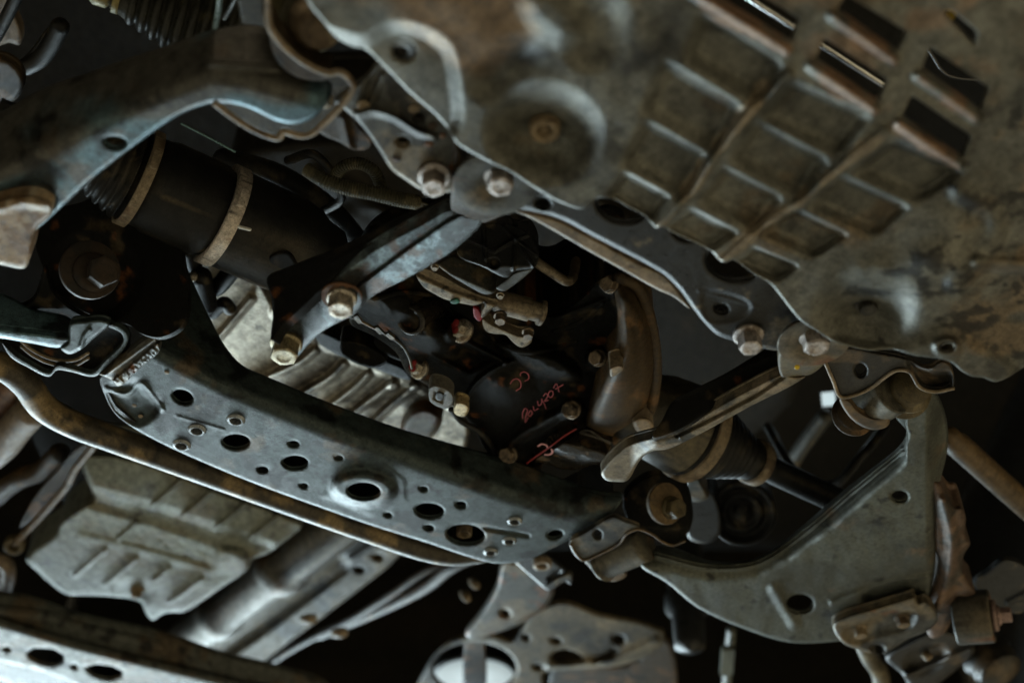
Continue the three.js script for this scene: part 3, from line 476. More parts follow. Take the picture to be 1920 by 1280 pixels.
{
  const o = thing('front_bushing', 'large round ribbed rubber bushing with a tan dirty core above the bracket', 'bushing');
  const A = at(566, 20, 1.7), ax = at(645, 90, 1.61).sub(A).normalize(), m = 0.00036;
  part(o, 'rubber_body', spin(A, ax, [[-0.04, 0], [-0.04, 52 * m], [0.004, 60 * m], [0.008, 70 * m], [0.014, 72 * m], [0.018, 62 * m], [0.026, 60 * m], [0.03, 54 * m], [0.032, 0]], 60), L.bush ?? (L.bush = metal({ base: [0.05, 0.042, 0.02], rough: 0.6, coats: [[[0.15, 0.11, 0.045], 36, 0.3, 0.12, 48]] })));
  part(o, 'core', spin(A.clone().addScaledVector(ax, 0.03), ax, [[0, 0], [0, 46 * m], [0.008, 45 * m], [0.014, 40 * m], [0.02, 38 * m], [0.022, 24 * m], [0.022, 0]], 48), L.tan);
}
solo('bracket_tab', 'rounded olive metal tab hanging below the rolled bracket edge', 'bracket', sheet([[596, 244], [636, 206], [650, 208], [672, 236], [698, 266], [690, 278], [664, 281], [640, 268]], { y: 1.662, cell: 3, t: 0.003, rel: [ridge([[642, 222], [655, 276]], 14, 0.004)] }), L.brownCast);

// ---------- front differential ----------
const DY = 1.778;
{
  const o = thing('front_differential', 'black cast front differential with pink handwriting and painted bolt heads', 'differential');
  const pocket = [[809, 666], [856, 642], [920, 676], [876, 697]];
  const rel = [
    swell([735, 590, 150, 80, 28], 0.036), swell([870, 700, 150, 100, 28], 0.018), swell([1000, 750, 170, 140, 0], 0.02), swell([1014, 800, 76, 26, -28], 0.018), ridge([[966, 834], [1056, 782]], 6, -0.006),
    press(pocket, 7, 0.009), ridge([[876, 642], [946, 678]], 9, 0.008), ridge(curve([[876, 742], [894, 716], [930, 690], [962, 678]], 4, false), 7, 0.007), ridge([[809, 664], [876, 698]], 5, 0.003),
    swell([1010, 672, 90, 36, 24], 0.018), cup([1071, 769, 22, 20], 8, -0.012), cup([953, 854, 24, 18], 8, -0.012), cup([858, 620, 24, 26], 8, -0.012), cup([778, 690, 20, 22], 8, -0.012), cup([1123, 672, 22, 20], 8, -0.012), cup([1146, 534, 24, 20], 8, -0.012),
    ridge([[1000, 858], [1076, 806]], 8, 0.007), ridge([[1040, 600], [1140, 560]], 10, 0.005), ridge(curve([[1146, 540], [1160, 600], [1140, 660]], 5, false), 8, 0.006),
    (x, y) => 0.0016 * (fbm({ x: x / 26, y: y / 26, z: 3 }, 1, 17, 3) - 0.5) * 2,
  ];
  const surf = (x, y) => { let h = DY; for (const f of rel) h += f(x, y); return h; };
  part(o, 'case', sheet([[655, 604], [672, 560], [720, 520], [790, 500], [840, 492], [900, 520], [960, 560], [1030, 590], [1090, 556], [1126, 520], [1150, 512], [1180, 524], [1176, 590], [1168, 640], [1150, 680], [1122, 736], [1102, 790], [1076, 810], [1040, 836], [1004, 862], [996, 876], [966, 880], [930, 866], [906, 836], [884, 796], [852, 764], [800, 722], [764, 700], [742, 660], [700, 630]], { y: DY, cell: 2.8, t: 0.09, round: [8, 0.006], rel }), L.cast);
  // round cover
  const crel = [(x, y) => { const k = Math.hypot((x - 1128) / 112, (y - 672) / 172); return -0.034 + 0.055 * k ** 3; }, ridge(curve([[1176, 560], [1208, 620], [1216, 690], [1200, 760], [1168, 804]], 5, false), 20, 0.003)];
  part(o, 'cover', sheet([[1150, 514], [1186, 526], [1206, 548], [1222, 590], [1233, 650], [1234, 712], [1224, 766], [1206, 800], [1180, 812], [1150, 826], [1118, 812], [1098, 800], [1104, 778], [1118, 744], [1140, 694], [1158, 660], [1160, 610], [1154, 560]], { y: DY - 0.022, cell: 2.8, t: 0.08, round: [26, 0.02], rel: crel }), L.coverBrown ?? (L.coverBrown = metal({ base: [0.09, 0.06, 0.03], rough: 0.5, spec: 0.4, grain: 0.05, bump: 0.0004, coats: [[[0.22, 0.12, 0.05], 50, 0.28, 0.1, 130], [[0.03, 0.022, 0.013], 30, 0.35, 0.16, 131]] })), 'brown dirty round cover of the differential');
  part(o, 'cover_rim', tube(path([[1160, 520], [1192, 534], [1214, 580], [1229, 650], [1230, 714], [1219, 768], [1200, 800], [1176, 812], [1150, 824], [1122, 812], [1100, 800]], DY - 0.014), 0.0055, 90, 10), L.coverBrown, 'raised rust brown rim of the cover');
  part(o, 'cover_boss', sheet([[1186, 790], [1200, 782], [1220, 786], [1226, 800], [1216, 812], [1196, 810]], { y: DY - 0.036, cell: 2.4, t: 0.02, round: [8, 0.006] }), L.tan);
  part(o, 'cast_lug', sheet([[1144, 690], [1164, 684], [1170, 690], [1160, 700], [1146, 706]], { y: DY - 0.064, cell: 2, t: 0.02, round: [4, 0.003] }), L.tan);
  part(o, 'sump', sheet([[1000, 862], [1040, 838], [1078, 810], [1102, 802], [1130, 818], [1150, 828], [1146, 848], [1136, 866], [1112, 872], [1080, 880], [1056, 880], [1030, 872]], { y: DY - 0.026, cell: 2.4, t: 0.06, round: [6, 0.005], rel: [swell([1090, 848, 84, 36, 14], 0.018)] }), L.glossCast ?? (L.glossCast = metal({ base: [0.022, 0.018, 0.013], rough: 0.3, metal: 0.1, bump: 0.0002, coats: [[[0.12, 0.075, 0.035], 50, 0.2, 0.1, 61]] })));
  part(o, 'drain_tab', sheet([[978, 886], [1000, 876], [1018, 868], [1012, 884], [1006, 902], [994, 906], [978, 900]], { y: DY - 0.006, cell: 2, t: 0.01, round: [3, 0.002] }), L.brownCast);
  part(o, 'gasket', tube(path([[988, 868, DY - 0.028], [1010, 852, DY - 0.034], [1036, 834, DY - 0.037], [1060, 816, DY - 0.036], [1080, 804, DY - 0.034]]), 0.0009, 40, 8), L.red, 'dark red gasket line between case and sump');
  const bx = LAT.clone().multiplyScalar(-0.75).addScaledVector(FRONT, 0.25).addScaledVector(DOWN, 0.55).normalize();
  for (const [x, y, r] of [[1122, 671, 17], [1072, 768, 18], [955, 852, 17], [1144, 533, 18]]) bolt(o, x, y, surf(x, y) - 0.004, r, { axis: bx, len: 0.9, hex: 0.8, look: L.diffBolt ?? (L.diffBolt = metal({ base: [0.2, 0.15, 0.1], rough: 0.45, metal: 0.5, grain: 0.05, coats: [[SOOT, 150, 0.3, 0.1, 60]] })) });
  const bx2 = LAT.clone().multiplyScalar(-0.95).addScaledVector(DOWN, 0.35).addScaledVector(FRONT, 0.3).normalize();
  for (const [x, y, r] of [[866, 620, 24], [786, 692, 20]]) {
    const b = bolt(o, x, y, surf(x, y) - 0.006, r, { axis: bx2, len: 0.8, hex: 0.62, label: 'brassy bolt with red paint on its head' });
    const s = r * mpp(x, y, DY), A = at(x, y, surf(x, y) - 0.006).addScaledVector(bx2, s * 0.99);
    for (const [u, v] of [[-0.25, 0.15], [0.15, -0.2], [0.2, 0.3]]) part(b, 'paint_dab', spin(A.clone().addScaledVector(UP, u * s).addScaledVector(FRONT, v * s), bx2, [[0, s * 0.3], [0.0006, s * 0.25], [0.0008, 0]], 10), L.red);
  }
  // handwriting in paint pen
  const pen = (pts, look = L.pink, w = 0.0006, lift = 0) => part(o, 'paint_stroke', tube(curve(pts, 4, false).map(([x, y]) => at(x, y, lift ? DY - lift : surf(x, y) - 0.0004)), w, pts.length * 6, 6), look);
  pen([[957, 719], [962, 712], [970, 710], [976, 716], [976, 726], [968, 732]]); pen([[976, 704], [976, 700], [982, 697], [990, 701], [991, 710], [984, 714]]);
  pen([[980, 784], [980, 774], [985, 765], [989, 769], [986, 780], [985, 792], [990, 783]]); pen([[993, 772], [990, 777], [994, 780], [998, 774], [995, 769], [993, 772]]);
  pen([[1000, 762], [1002, 769], [1009, 766]]); pen([[1008, 752], [1010, 760], [1015, 757], [1016, 748]]); pen([[1016, 750], [1020, 756], [1024, 766]]);
  pen([[1019, 742], [1024, 737], [1027, 742], [1024, 748], [1021, 752], [1028, 750]]); pen([[1031, 733], [1028, 739], [1032, 745], [1037, 740], [1036, 733], [1031, 733]]);
  pen([[1038, 727], [1043, 719], [1046, 725], [1048, 734]]); pen([[1042, 729], [1056, 721]]);
  pen([[1009, 836], [1016, 832], [1024, 834], [1028, 840]], L.pinkPale ?? (L.pinkPale = metal({ base: [0.6, 0.3, 0.33], rough: 0.6, plain: true })), 0.0009, 0.036); pen([[1034, 842], [1036, 848], [1030, 852], [1022, 852]], L.pinkPale, 0.0009, 0.039);
  part(o, 'red_smear', sheet([[888, 575], [898, 580], [904, 598], [898, 602], [888, 592]], { y: DY - 0.035, cell: 2, t: 0.002 }), L.redDark ?? (L.redDark = metal({ base: [0.2, 0.012, 0.018], rough: 0.4, plain: true })));
  for (const [P, Yc] of [[[[700, 560], [760, 548], [820, 560], [850, 590]], -0.02], [[[1040, 620], [1090, 600], [1130, 566]], -0.006], [[[880, 560], [930, 640], [1000, 660], [1080, 640]], 0]]) part(o, 'cast_rib', tube(curve(P, 3, false).map(([x, y]) => at(x, y, surf(x, y) + 0.0005)), 0.0028, 40, 8), L.cast);
  part(o, 'black_boss', spin(at(776, 596, DY - 0.03), V(-0.35, -0.75, 0.45).normalize(), [[-0.03, 0], [-0.03, 0.016], [0.006, 0.015], [0.009, 0.0125], [0.009, 0.009], [-0.002, 0.0085], [-0.002, 0]], 36), L.glossCast);
  for (const P of [[[700, 640], [742, 622], [770, 650], [764, 676], [730, 668]], [[640, 640], [690, 648], [726, 676], [700, 690], [640, 664]]]) part(o, 'side_plate', sheet(P, { y: DY + 0.02, cell: 2.4, t: 0.02, round: [3, 0.002] }), L.cast);
  part(o, 'case_web', sheet([[700, 560], [720, 606], [742, 636], [756, 660], [740, 640], [690, 600], [650, 590]], { y: DY - 0.03, cell: 2.4, t: 0.01 }), L.cast);
}
// actuator on top of the differential
{
  const o = thing('shift_actuator', 'grey aluminium actuator with a ribbed black lid bolted to the differential', 'actuator');
  const Y = 1.736;
  part(o, 'flange', sheet([[780, 512], [793, 502], [830, 516], [870, 538], [902, 552], [938, 563], [922, 580], [903, 596], [902, 584], [908, 568], [890, 573], [872, 570], [852, 566], [832, 560], [812, 550], [792, 536]], { y: Y, cell: 2.2, t: 0.012, round: [4, 0.003], rel: [(x, y) => 0.006 * ss(0, 14, yOn([[780, 520], [850, 552], [940, 580]], x) - y)] }), L.castAlu ?? (L.castAlu = metal({ base: [0.27, 0.22, 0.15], rough: 0.5, metal: 0.35, grain: 0.05, coats: [[[0.12, 0.085, 0.05], 70, 0.35, 0.1, 62], [SOOT, 120, 0.16, 0.06, 63]] })));
  part(o, 'stain', sheet([[846, 562], [858, 560], [862, 566], [852, 570], [844, 567]], { y: Y - 0.002, cell: 1.6, t: 0.002 }), L.green, 'small green stain on the flange edge');
  part(o, 'body', sheet([[820, 494], [850, 478], [864, 483], [910, 500], [951, 521], [940, 536], [924, 550], [910, 552], [870, 532], [836, 510]], { y: Y - 0.004, cell: 2.2, t: 0.03, round: [5, 0.003], rel: [(x, y) => 0.0005 * Math.max(0, yOn([[820, 505], [860, 520], [924, 548]], x) - y)] }), L.greyAlu ?? (L.greyAlu = metal({ base: [0.07, 0.07, 0.06], rough: 0.5, metal: 0.3, grain: 0.05, coats: [[[0.2, 0.15, 0.085], 50, 0.36, 0.1, 64]] })));
  const lid = [[856, 470], [876, 440], [908, 420], [950, 418], [992, 438], [1008, 464], [1010, 484], [1002, 502], [980, 506], [963, 510], [952, 521], [900, 498], [864, 484]];
  part(o, 'lid', sheet(lid, { y: (x, y) => Y - 0.006 + 0.0004 * Math.max(0, 500 - y), cell: 2.2, t: 0.02, round: [4, 0.002], rel: [...[[906, 420, 910, 486], [875, 446, 926, 470], [926, 470, 966, 448], [966, 448, 944, 424], [966, 448, 990, 440], [966, 448, 1006, 478], [966, 448, 962, 506], [966, 448, 1000, 500]].map(([a, b, c, d]) => ridge([[a, b], [c, d]], 4, 0.0035)), cup([967, 447, 7, 6], 3, -0.003), cup([926, 494, 9, 8], 4, 0.006)] }), L.blackSteel);
  part(o, 'side_flap', sheet([[952, 521], [964, 511], [1000, 503], [990, 514], [962, 536], [944, 546], [930, 540]], { y: Y - 0.004, cell: 2, t: 0.008, round: [3, 0.002] }), L.greyAlu);
  const A = at(930, 564, Y + 0.012), ax = at(1036, 592, Y + 0.012).sub(A).normalize(), m = mpp(980, 575, Y);
  part(o, 'motor_tube', spin(A, ax, [[-0.004, 0], [-0.002, 18 * m], [0.006, 23 * m], [68 * m, 23 * m], [70 * m, 19 * m], [88 * m, 19 * m], [89 * m, 25 * m], [96 * m, 25 * m], [98 * m, 21 * m], [98 * m, 0]], 40), L.castAlu);
  part(o, 'foot', sheet([[905, 597], [922, 607], [938, 614], [956, 622], [974, 629], [990, 630], [998, 636], [993, 645], [978, 651], [964, 644], [948, 628], [928, 626], [913, 622], [905, 610]], { y: Y + 0.006, cell: 2, t: 0.012, round: [4, 0.003] }), L.castAlu);
  for (const [x, y, r] of [[938, 592, 13], [990, 622, 12]]) bolt(o, x, y, Y - 0.002, r, { len: 1.1, hex: 0.8, look: L.diffBolt });
  for (const [x, y, r] of [[815, 500, 8], [938, 553, 8]]) bolt(o, x, y, Y - 0.007, r, { len: 0.7, hex: 0.75, look: L.castAlu });
}
{
  const o = thing('sensor_plug', 'small grey sensor plug with a gold cap on the lower edge of the differential', 'sensor');
  const Y = 1.726;
  part(o, 'housing', sheet([[804, 730], [812, 722], [840, 730], [851, 744], [846, 762], [834, 766], [806, 752]], { y: Y, cell: 1.8, t: 0.014, round: [3, 0.002], rel: [press([[816, 734], [836, 738], [830, 756], [812, 748]], 2, 0.002)] }), metal({ base: [0.13, 0.12, 0.1], rough: 0.5, grain: 0.05 }));
  part(o, 'latch', sheet([[820, 736], [832, 740], [828, 751], [817, 747]], { y: Y - 0.0015, cell: 1.6, t: 0.003, round: [1, 0.0004] }), L.blackSteel);
  part(o, 'cap', sheet([[850, 770], [856, 754], [874, 757], [880, 766], [872, 780], [856, 778]], { y: Y - 0.004, cell: 1.6, t: 0.012, round: [4, 0.003] }), metal({ base: [0.5, 0.38, 0.2], rough: 0.4, metal: 0.5, grain: 0.05 }));
  part(o, 'lead', tube(path([[846, 768, 1.735], [866, 790, 1.745], [900, 810, 1.755], [930, 850, 1.77]]), 0.003), L.rubber);
}
solo('wiring_loom', 'corrugated olive wiring loom with a frayed end above the blue mount arm', 'wiring loom', (() => {
  const c = new THREE.CatmullRomCurve3(path([[575, 318, 1.78], [604, 336, 1.77], [650, 352, 1.766], [700, 362, 1.764], [750, 374, 1.764], [786, 380, 1.766]])), g = new THREE.TubeGeometry(c, 220, 1, 16), p = g.attributes.position, n = g.attributes.normal;
  for (let i = 0; i < p.count; i++) { const k = Math.floor(i / 17), r = 0.0058 + (k % 5 < 3 ? 0.0007 : 0) * (k > 40 ? 1 : 0.3), q = c.getPointAt(k / 220); p.setXYZ(i, q.x + n.getX(i) * r, q.y + n.getY(i) * r, q.z + n.getZ(i) * r); }
  g.computeVertexNormals();
  const wires = [[12, 3], [8, 9], [3, 12], [-3, 10]].map(([a, b]) => tube(path([[780, 378, 1.766], [790, 379 + b / 3, 1.766], [788 + a, 380 + b, 1.766]]), 0.001, 8, 6));
  return join(g, ...wires);
})(), L.loom ?? (L.loom = metal({ base: [0.06, 0.055, 0.03], rough: 0.65, coats: [[[0.13, 0.11, 0.06], 60, 0.3, 0.1, 66]] })));
solo('loom_loop', 'curled corrugated branch of cable looping above the straight wiring loom', 'wiring loom', (() => {
  const c = new THREE.CatmullRomCurve3(path([[628, 330, 1.8], [644, 312, 1.8], [672, 306, 1.8], [700, 320, 1.795], [712, 344, 1.79], [716, 364, 1.78]])), g = new THREE.TubeGeometry(c, 140, 1, 14), p = g.attributes.position, n = g.attributes.normal;
  for (let i = 0; i < p.count; i++) { const k = Math.floor(i / 15), r = 0.0045 + (k % 5 < 3 ? 0.0008 : 0), q = c.getPointAt(k / 140); p.setXYZ(i, q.x + n.getX(i) * r, q.y + n.getY(i) * r, q.z + n.getZ(i) * r); }
  g.computeVertexNormals(); return boxUV(bare(g));
})(), L.loom);
solo('breather_pipe', 'thin bent tan metal pipe hooking down behind the actuator lid', 'pipe', tube(path([[960, 452, 1.80], [1010, 494, 1.77], [1040, 514, 1.765], [1062, 527, 1.765], [1074, 520, 1.775], [1080, 490, 1.80]]), 0.0045), L.castAlu);

solo('thin_cable', 'thin grey cable with black clips running below the rust ringed bolt', 'cable', join(
  tube(path([[640, 588, 1.72], [668, 598, 1.72], [700, 614, 1.72], [730, 630, 1.72], [752, 646, 1.722], [766, 668, 1.726], [772, 690, 1.73]]), 0.0013, 50, 8), ...[[666, 590, 676, 604], [704, 612, 716, 624], [724, 624, 738, 634]].map(([a, b, c, d]) => prismBox(at(a, b, 1.718), at(c, d, 1.718), 0.004, 0.003))), L.greyAlu);
solo('glint_pipe', 'hair thin metal pipe passing above the black drive shaft', 'pipe', tube(path([[340, 232, 1.79], [380, 252, 1.79], [440, 284, 1.79]]), 0.001, 30, 8), metal({ base: [0.12, 0.2, 0.2], rough: 0.3, metal: 0.6, plain: true }));

// ---------- drive shafts ----------
function driveShaft(name, label, A, ax, m, prof, bands, look) {
  const o = thing(name, label, 'drive shaft', 'drive shafts beside the differential');
  part(o, 'joint_housing', spin(A, ax, prof.map(([s, r]) => [s * m, r * m]), 72), look);
  return o;
}
{
  const Y = 1.8, A = at(252, 330, Y), m = mpp(300, 350, Y), ax = LAT.clone().addScaledVector(V(0, 1, 0), 0.02).normalize();
  const o = driveShaft('drive_shaft', 'thick black drive shaft joint with two pale clamps, the inner one rust flecked', A, ax, m, [[-10, 0], [-10, 84], [40, 88], [50, 92], [150, 93], [162, 86], [178, 86], [186, 98], [310, 98], [352, 92], [372, 80], [410, 72], [440, 40], [440, 0]], null, L.rubber);
  const boot = [[-12, 0], [-12, 90]]; for (let k = 0; k < 7; k++) boot.push([-16 - k * 17, 88 - k * 6], [-22 - k * 17, 76 - k * 6], [-28 - k * 17, 84 - k * 6]); boot.push([-150, 36], [-260, 30], [-260, 0]);
  part(o, 'boot', spin(A, ax, boot.reverse().map(([s, r]) => [s * m, r * m]), 72), L.rubber);
  part(o, 'clamp', spin(A, ax, [[-2, 89], [-2, 96], [17, 96], [17, 89]].map(([s, r]) => [s * m, r * m]), 90), L.clamp, 'dull tan clamp band');
  part(o, 'clamp', spin(A, ax, [[164, 88], [164, 102], [190, 102], [190, 88]].map(([s, r]) => [s * m, r * m]), 120), L.clampBright, 'bright clamp band with red rust flecks');
  for (const [k, r, lk] of [[7, 97, L.clamp], [177, 103, L.clampBright]]) { const rd = FRONT.clone().multiplyScalar(0.9).addScaledVector(DOWN, 0.35).normalize(), c = A.clone().addScaledVector(ax, k * m).addScaledVector(rd, (r + 2) * m), t = ax.clone().cross(rd).normalize(); part(o, 'crimp_ear', prismBox(c.clone().addScaledVector(t, -0.008), c.clone().addScaledVector(t, 0.008), 0.006, 0.005, rd), lk); }
  part(o, 'paint_mark', tube(path([[448, 425, 1.752], [460, 428, 1.752], [468, 430, 1.752]]), 0.0014, 10, 8), L.white, 'short white paint tick beside the bright clamp');
  part(o, 'lug', sheet([[500, 480], [540, 470], [560, 500], [550, 560], [540, 600], [516, 600], [508, 540]], { y: 1.76, cell: 3, t: 0.03, round: [10, 0.008] }), L.cast);
}
{
  const Y = 1.79, A = at(1236, 782, Y), m = mpp(1320, 820, Y), ax = LAT.clone();
  const o = driveShaft('drive_shaft', 'drive shaft with tan joint housing and brown clamp below the muddy mount arm', A, ax, m, [[-120, 0], [-120, 60], [-40, 70], [0, 82], [60, 88], [66, 84], [66, 0]], null, L.castDust2 ?? (L.castDust2 = metal({ base: [0.026, 0.023, 0.016], rough: 0.55, metal: 0.2, coats: [[[0.12, 0.1, 0.06], 40, 0.35, 0.12, 93]] })));
  part(o, 'boot', spin(A, ax, (() => { const b = [[64, 0], [64, 86], [96, 86]]; for (let k = 0; k < 7; k++) b.push([100 + k * 17, 84 - k * 6], [106 + k * 17, 72 - k * 6], [112 + k * 17, 80 - k * 6]); b.push([230, 40], [260, 36], [262, 0]); return b.map(([s, r]) => [s * m, r * m]); })(), 72), L.rubber);
  part(o, 'clamp', spin(A, ax, [[74, 86], [74, 93], [96, 93], [96, 86]].map(([s, r]) => [s * m, r * m]), 90), L.tan, 'brown clamp band round the boot');
  part(o, 'clamp', spin(A, ax, [[236, 38], [236, 46], [256, 44], [256, 36]].map(([s, r]) => [s * m, r * m]), 60), L.tan);
  part(o, 'shaft', spin(A, ax, [[250, 0], [250, 26], [520, 26], [520, 0]].map(([s, r]) => [s * m, r * m]), 40), L.blackSteel);
}
// ---------- gearbox case and oil pan ----------
{
  const o = thing('gearbox_case', 'pale aluminium gearbox case with curved cast ribs behind the crossmember', 'gearbox');
  const Y = 1.9;
  const ribs = [[[430, 742], [490, 712], [540, 690], [566, 676], [590, 656]], [[524, 764], [580, 730], [620, 706], [644, 682]], [[590, 780], [640, 745], [668, 722], [690, 700]], [[640, 790], [680, 760], [712, 736], [738, 716]], [[690, 800], [730, 762], [780, 722]]];
  part(o, 'case', sheet([[376, 560], [430, 500], [470, 500], [520, 580], [600, 630], [700, 676], [790, 714], [850, 750], [880, 800], [860, 860], [780, 850], [600, 800], [420, 720], [380, 640]], { y: Y, cell: 3, t: 0.05, round: [8, 0.006], rel: [...ribs.map((r) => ridge(curve(r, 4, false), 11, 0.011)), (x, y) => 0.00018 * Math.max(0, 640 - y) * 0, ridge([[470, 560], [420, 620], [400, 640]], 12, 0.012), (x, y) => -0.004 * ss(18, 10, lineD([[520, 585], [600, 636], [700, 682], [790, 720], [850, 756]], x, y)), cup([736, 722, 10, 8], 4, -0.008)] }), L.alu);
  part(o, 'inner_flange', sheet([[590, 620], [690, 664], [760, 694], [770, 712], [700, 690], [600, 646]], { y: Y - 0.02, cell: 3, t: 0.02 }), L.cast);
  part(o, 'bell_edge', sheet([[340, 440], [372, 470], [380, 520], [420, 520], [440, 500], [430, 470], [400, 450]], { y: Y + 0.05, cell: 4, t: 0.02 }), L.greyAlu);
  part(o, 'exhaust_elbow', sheet([[770, 770], [800, 760], [830, 780], [810, 820], [770, 830], [750, 810]], { y: Y - 0.02, cell: 3, t: 0.03, round: [14, 0.012] }), metal({ base: [0.17, 0.12, 0.06], rough: 0.6, coats: [[RUST, 40, 0.4, 0.1, 67]] }));
}
solo('gear_linkage', 'black rubber linkage with lumpy ends in front of the aluminium gearbox', 'linkage', join(
  tube(path([[352, 470, 1.86], [372, 520, 1.86], [400, 540, 1.86], [440, 500, 1.86], [462, 480, 1.87]]), 0.009), tube(path([[384, 560, 1.86], [396, 586, 1.86], [420, 568, 1.86], [430, 578, 1.86]]), 0.007), tube(path([[376, 520, 1.85], [386, 570, 1.85]]), 0.011)), L.rubber);
solo('linkage_pin', 'small shiny steel ball pin at the end of the black linkage', 'pin', spin(at(362, 518, 1.845), V(-0.3, -0.8, 0.4), [[-0.006, 0], [-0.006, 0.005], [0.002, 0.005], [0.006, 0.003], [0.007, 0]], 20), L.zinc);
{
  const o = thing('oil_pan', 'pale ribbed gearbox oil pan with stamped marks and two bolts', 'oil pan');
  const Y = 1.96;
  const outline = [[150, 858], [200, 850], [300, 876], [420, 924], [520, 960], [566, 984], [552, 1000], [504, 1036], [472, 1050], [466, 1066], [420, 1098], [376, 1129], [346, 1146], [309, 1149], [286, 1162], [274, 1152], [262, 1128], [210, 1118], [160, 1116], [124, 1114], [94, 1094], [66, 1068], [47, 1048], [60, 1030], [104, 1000], [112, 980], [150, 950], [174, 934], [164, 906]];
  const R = [[[340, 898], [286, 948]], [[398, 920], [342, 968]], [[462, 942], [404, 990]], [[526, 962], [468, 1010]], [[256, 980], [222, 1010]], [[196, 1030], [140, 1078]], [[252, 1048], [196, 1096]], [[314, 1066], [288, 1088]], [[376, 1086], [318, 1128]]];
  part(o, 'pan', sheet(outline, { y: Y, cell: 3.4, t: 0.05, round: [10, 0.009], rel: [swell([300, 1010, 330, 170, 22], 0.03), ...R.map((r) => ridge(r, 7, 0.006)), (x, y) => { const d = lineD([[180, 936], [300, 968], [420, 1010], [500, 1034]], x, y); return 0.006 * ss(26, 4, d); }, ridge([[150, 1004], [280, 1036], [400, 1072]], 12, 0.004), cup([428, 1046, 30, 20, -30], 14, -0.008), cup([252, 1108, 34, 20], 10, 0.008), ...[[262, 1006], [300, 1010], [314, 1022], [342, 1022], [350, 1042], [378, 1034], [266, 1022]].map(([x, y]) => cup([x, y, 7, 3, 20], 3, 0.0016))] }), L.pan);
  bolt(o, 436, 1040, Y - 0.02, 13, { look: L.tan, len: 0.6 });
  bolt(o, 256, 1106, Y - 0.008, 14, { look: L.tan, len: 0.8 });
}

// ---------- behind: exhaust, rails, floor panels ----------
{
  const o = thing('exhaust_pipe', 'stained brown exhaust pipe with a rounded joint beside the oil pan', 'exhaust pipe');
  const Y = 2.06, A = at(660, 960, Y), B = at(380, 1175, Y), d = B.clone().sub(A), len = d.length(), m = mpp(520, 1070, Y); d.normalize();
  part(o, 'pipe', spin(A, d, [[-0.1, 0], [-0.1, 46 * m], [len * 0.35, 48 * m], [len * 0.4, 56 * m], [len * 0.46, 57 * m], [len * 0.5, 44 * m], [len * 0.8, 44 * m], [len * 0.84, 50 * m], [len * 0.9, 50 * m], [len * 0.93, 40 * m], [len * 1.3, 38 * m], [len * 1.3, 0]], 48), L.brownPipe ?? (L.brownPipe = metal({ base: [0.13, 0.115, 0.085], rough: 0.55, metal: 0.4, coats: [[[0.15, 0.09, 0.045], 22, 0.4, 0.14, 80], [SOOT, 40, 0.25, 0.1, 81]] })));
}
{
  const o = thing('floor_rail', 'light dusty body rail with two small holes running back past the exhaust', 'body rail');
  part(o, 'rail', sheet([[690, 990], [760, 1020], [740, 1050], [640, 1130], [520, 1220], [440, 1280], [380, 1300], [370, 1212], [480, 1130], [600, 1050]], { y: 2.1, cell: 4, t: 0.03, round: [6, 0.006], holes: [[708, 1044, 9, 5], [673, 1067, 9, 5]], rel: [ridge([[640, 1060], [480, 1180], [390, 1240]], 22, -0.02), ridge([[700, 1020], [400, 1230]], 10, 0.008)] }), L.floorpan);
}
solo('brake_line', 'slim dusty brake pipe running along the pale body rail', 'pipe', tube(path([[860, 1046, 2.02], [800, 1070, 2.02], [740, 1110, 2.02], [660, 1160, 2.03], [560, 1210, 2.05], [480, 1260, 2.06]]), 0.006), L.brownCast);
solo('fuel_line', 'second slim pipe curving beneath the stabiliser bar end', 'pipe', tube(path([[900, 1040, 2.0], [850, 1062, 2.0], [800, 1100, 2.01], [720, 1140, 2.03], [600, 1190, 2.06]]), 0.009), L.brownCast);
for (const [x, y, t, lab] of [[578, 1160, 0.2, 'cream blurred pipe clip on the dusty body rail'], [636, 1186, 0.3, 'cream blurred pipe clip hanging below the brake pipe']]) solo('pipe_clip', lab, 'clip', spin(at(x, y, 2.0), V(0.9, -0.2, 0.3 + t), [[-0.012, 0], [-0.012, 0.007], [0, 0.009], [0.012, 0.008], [0.014, 0]], 20), L.paleTan);
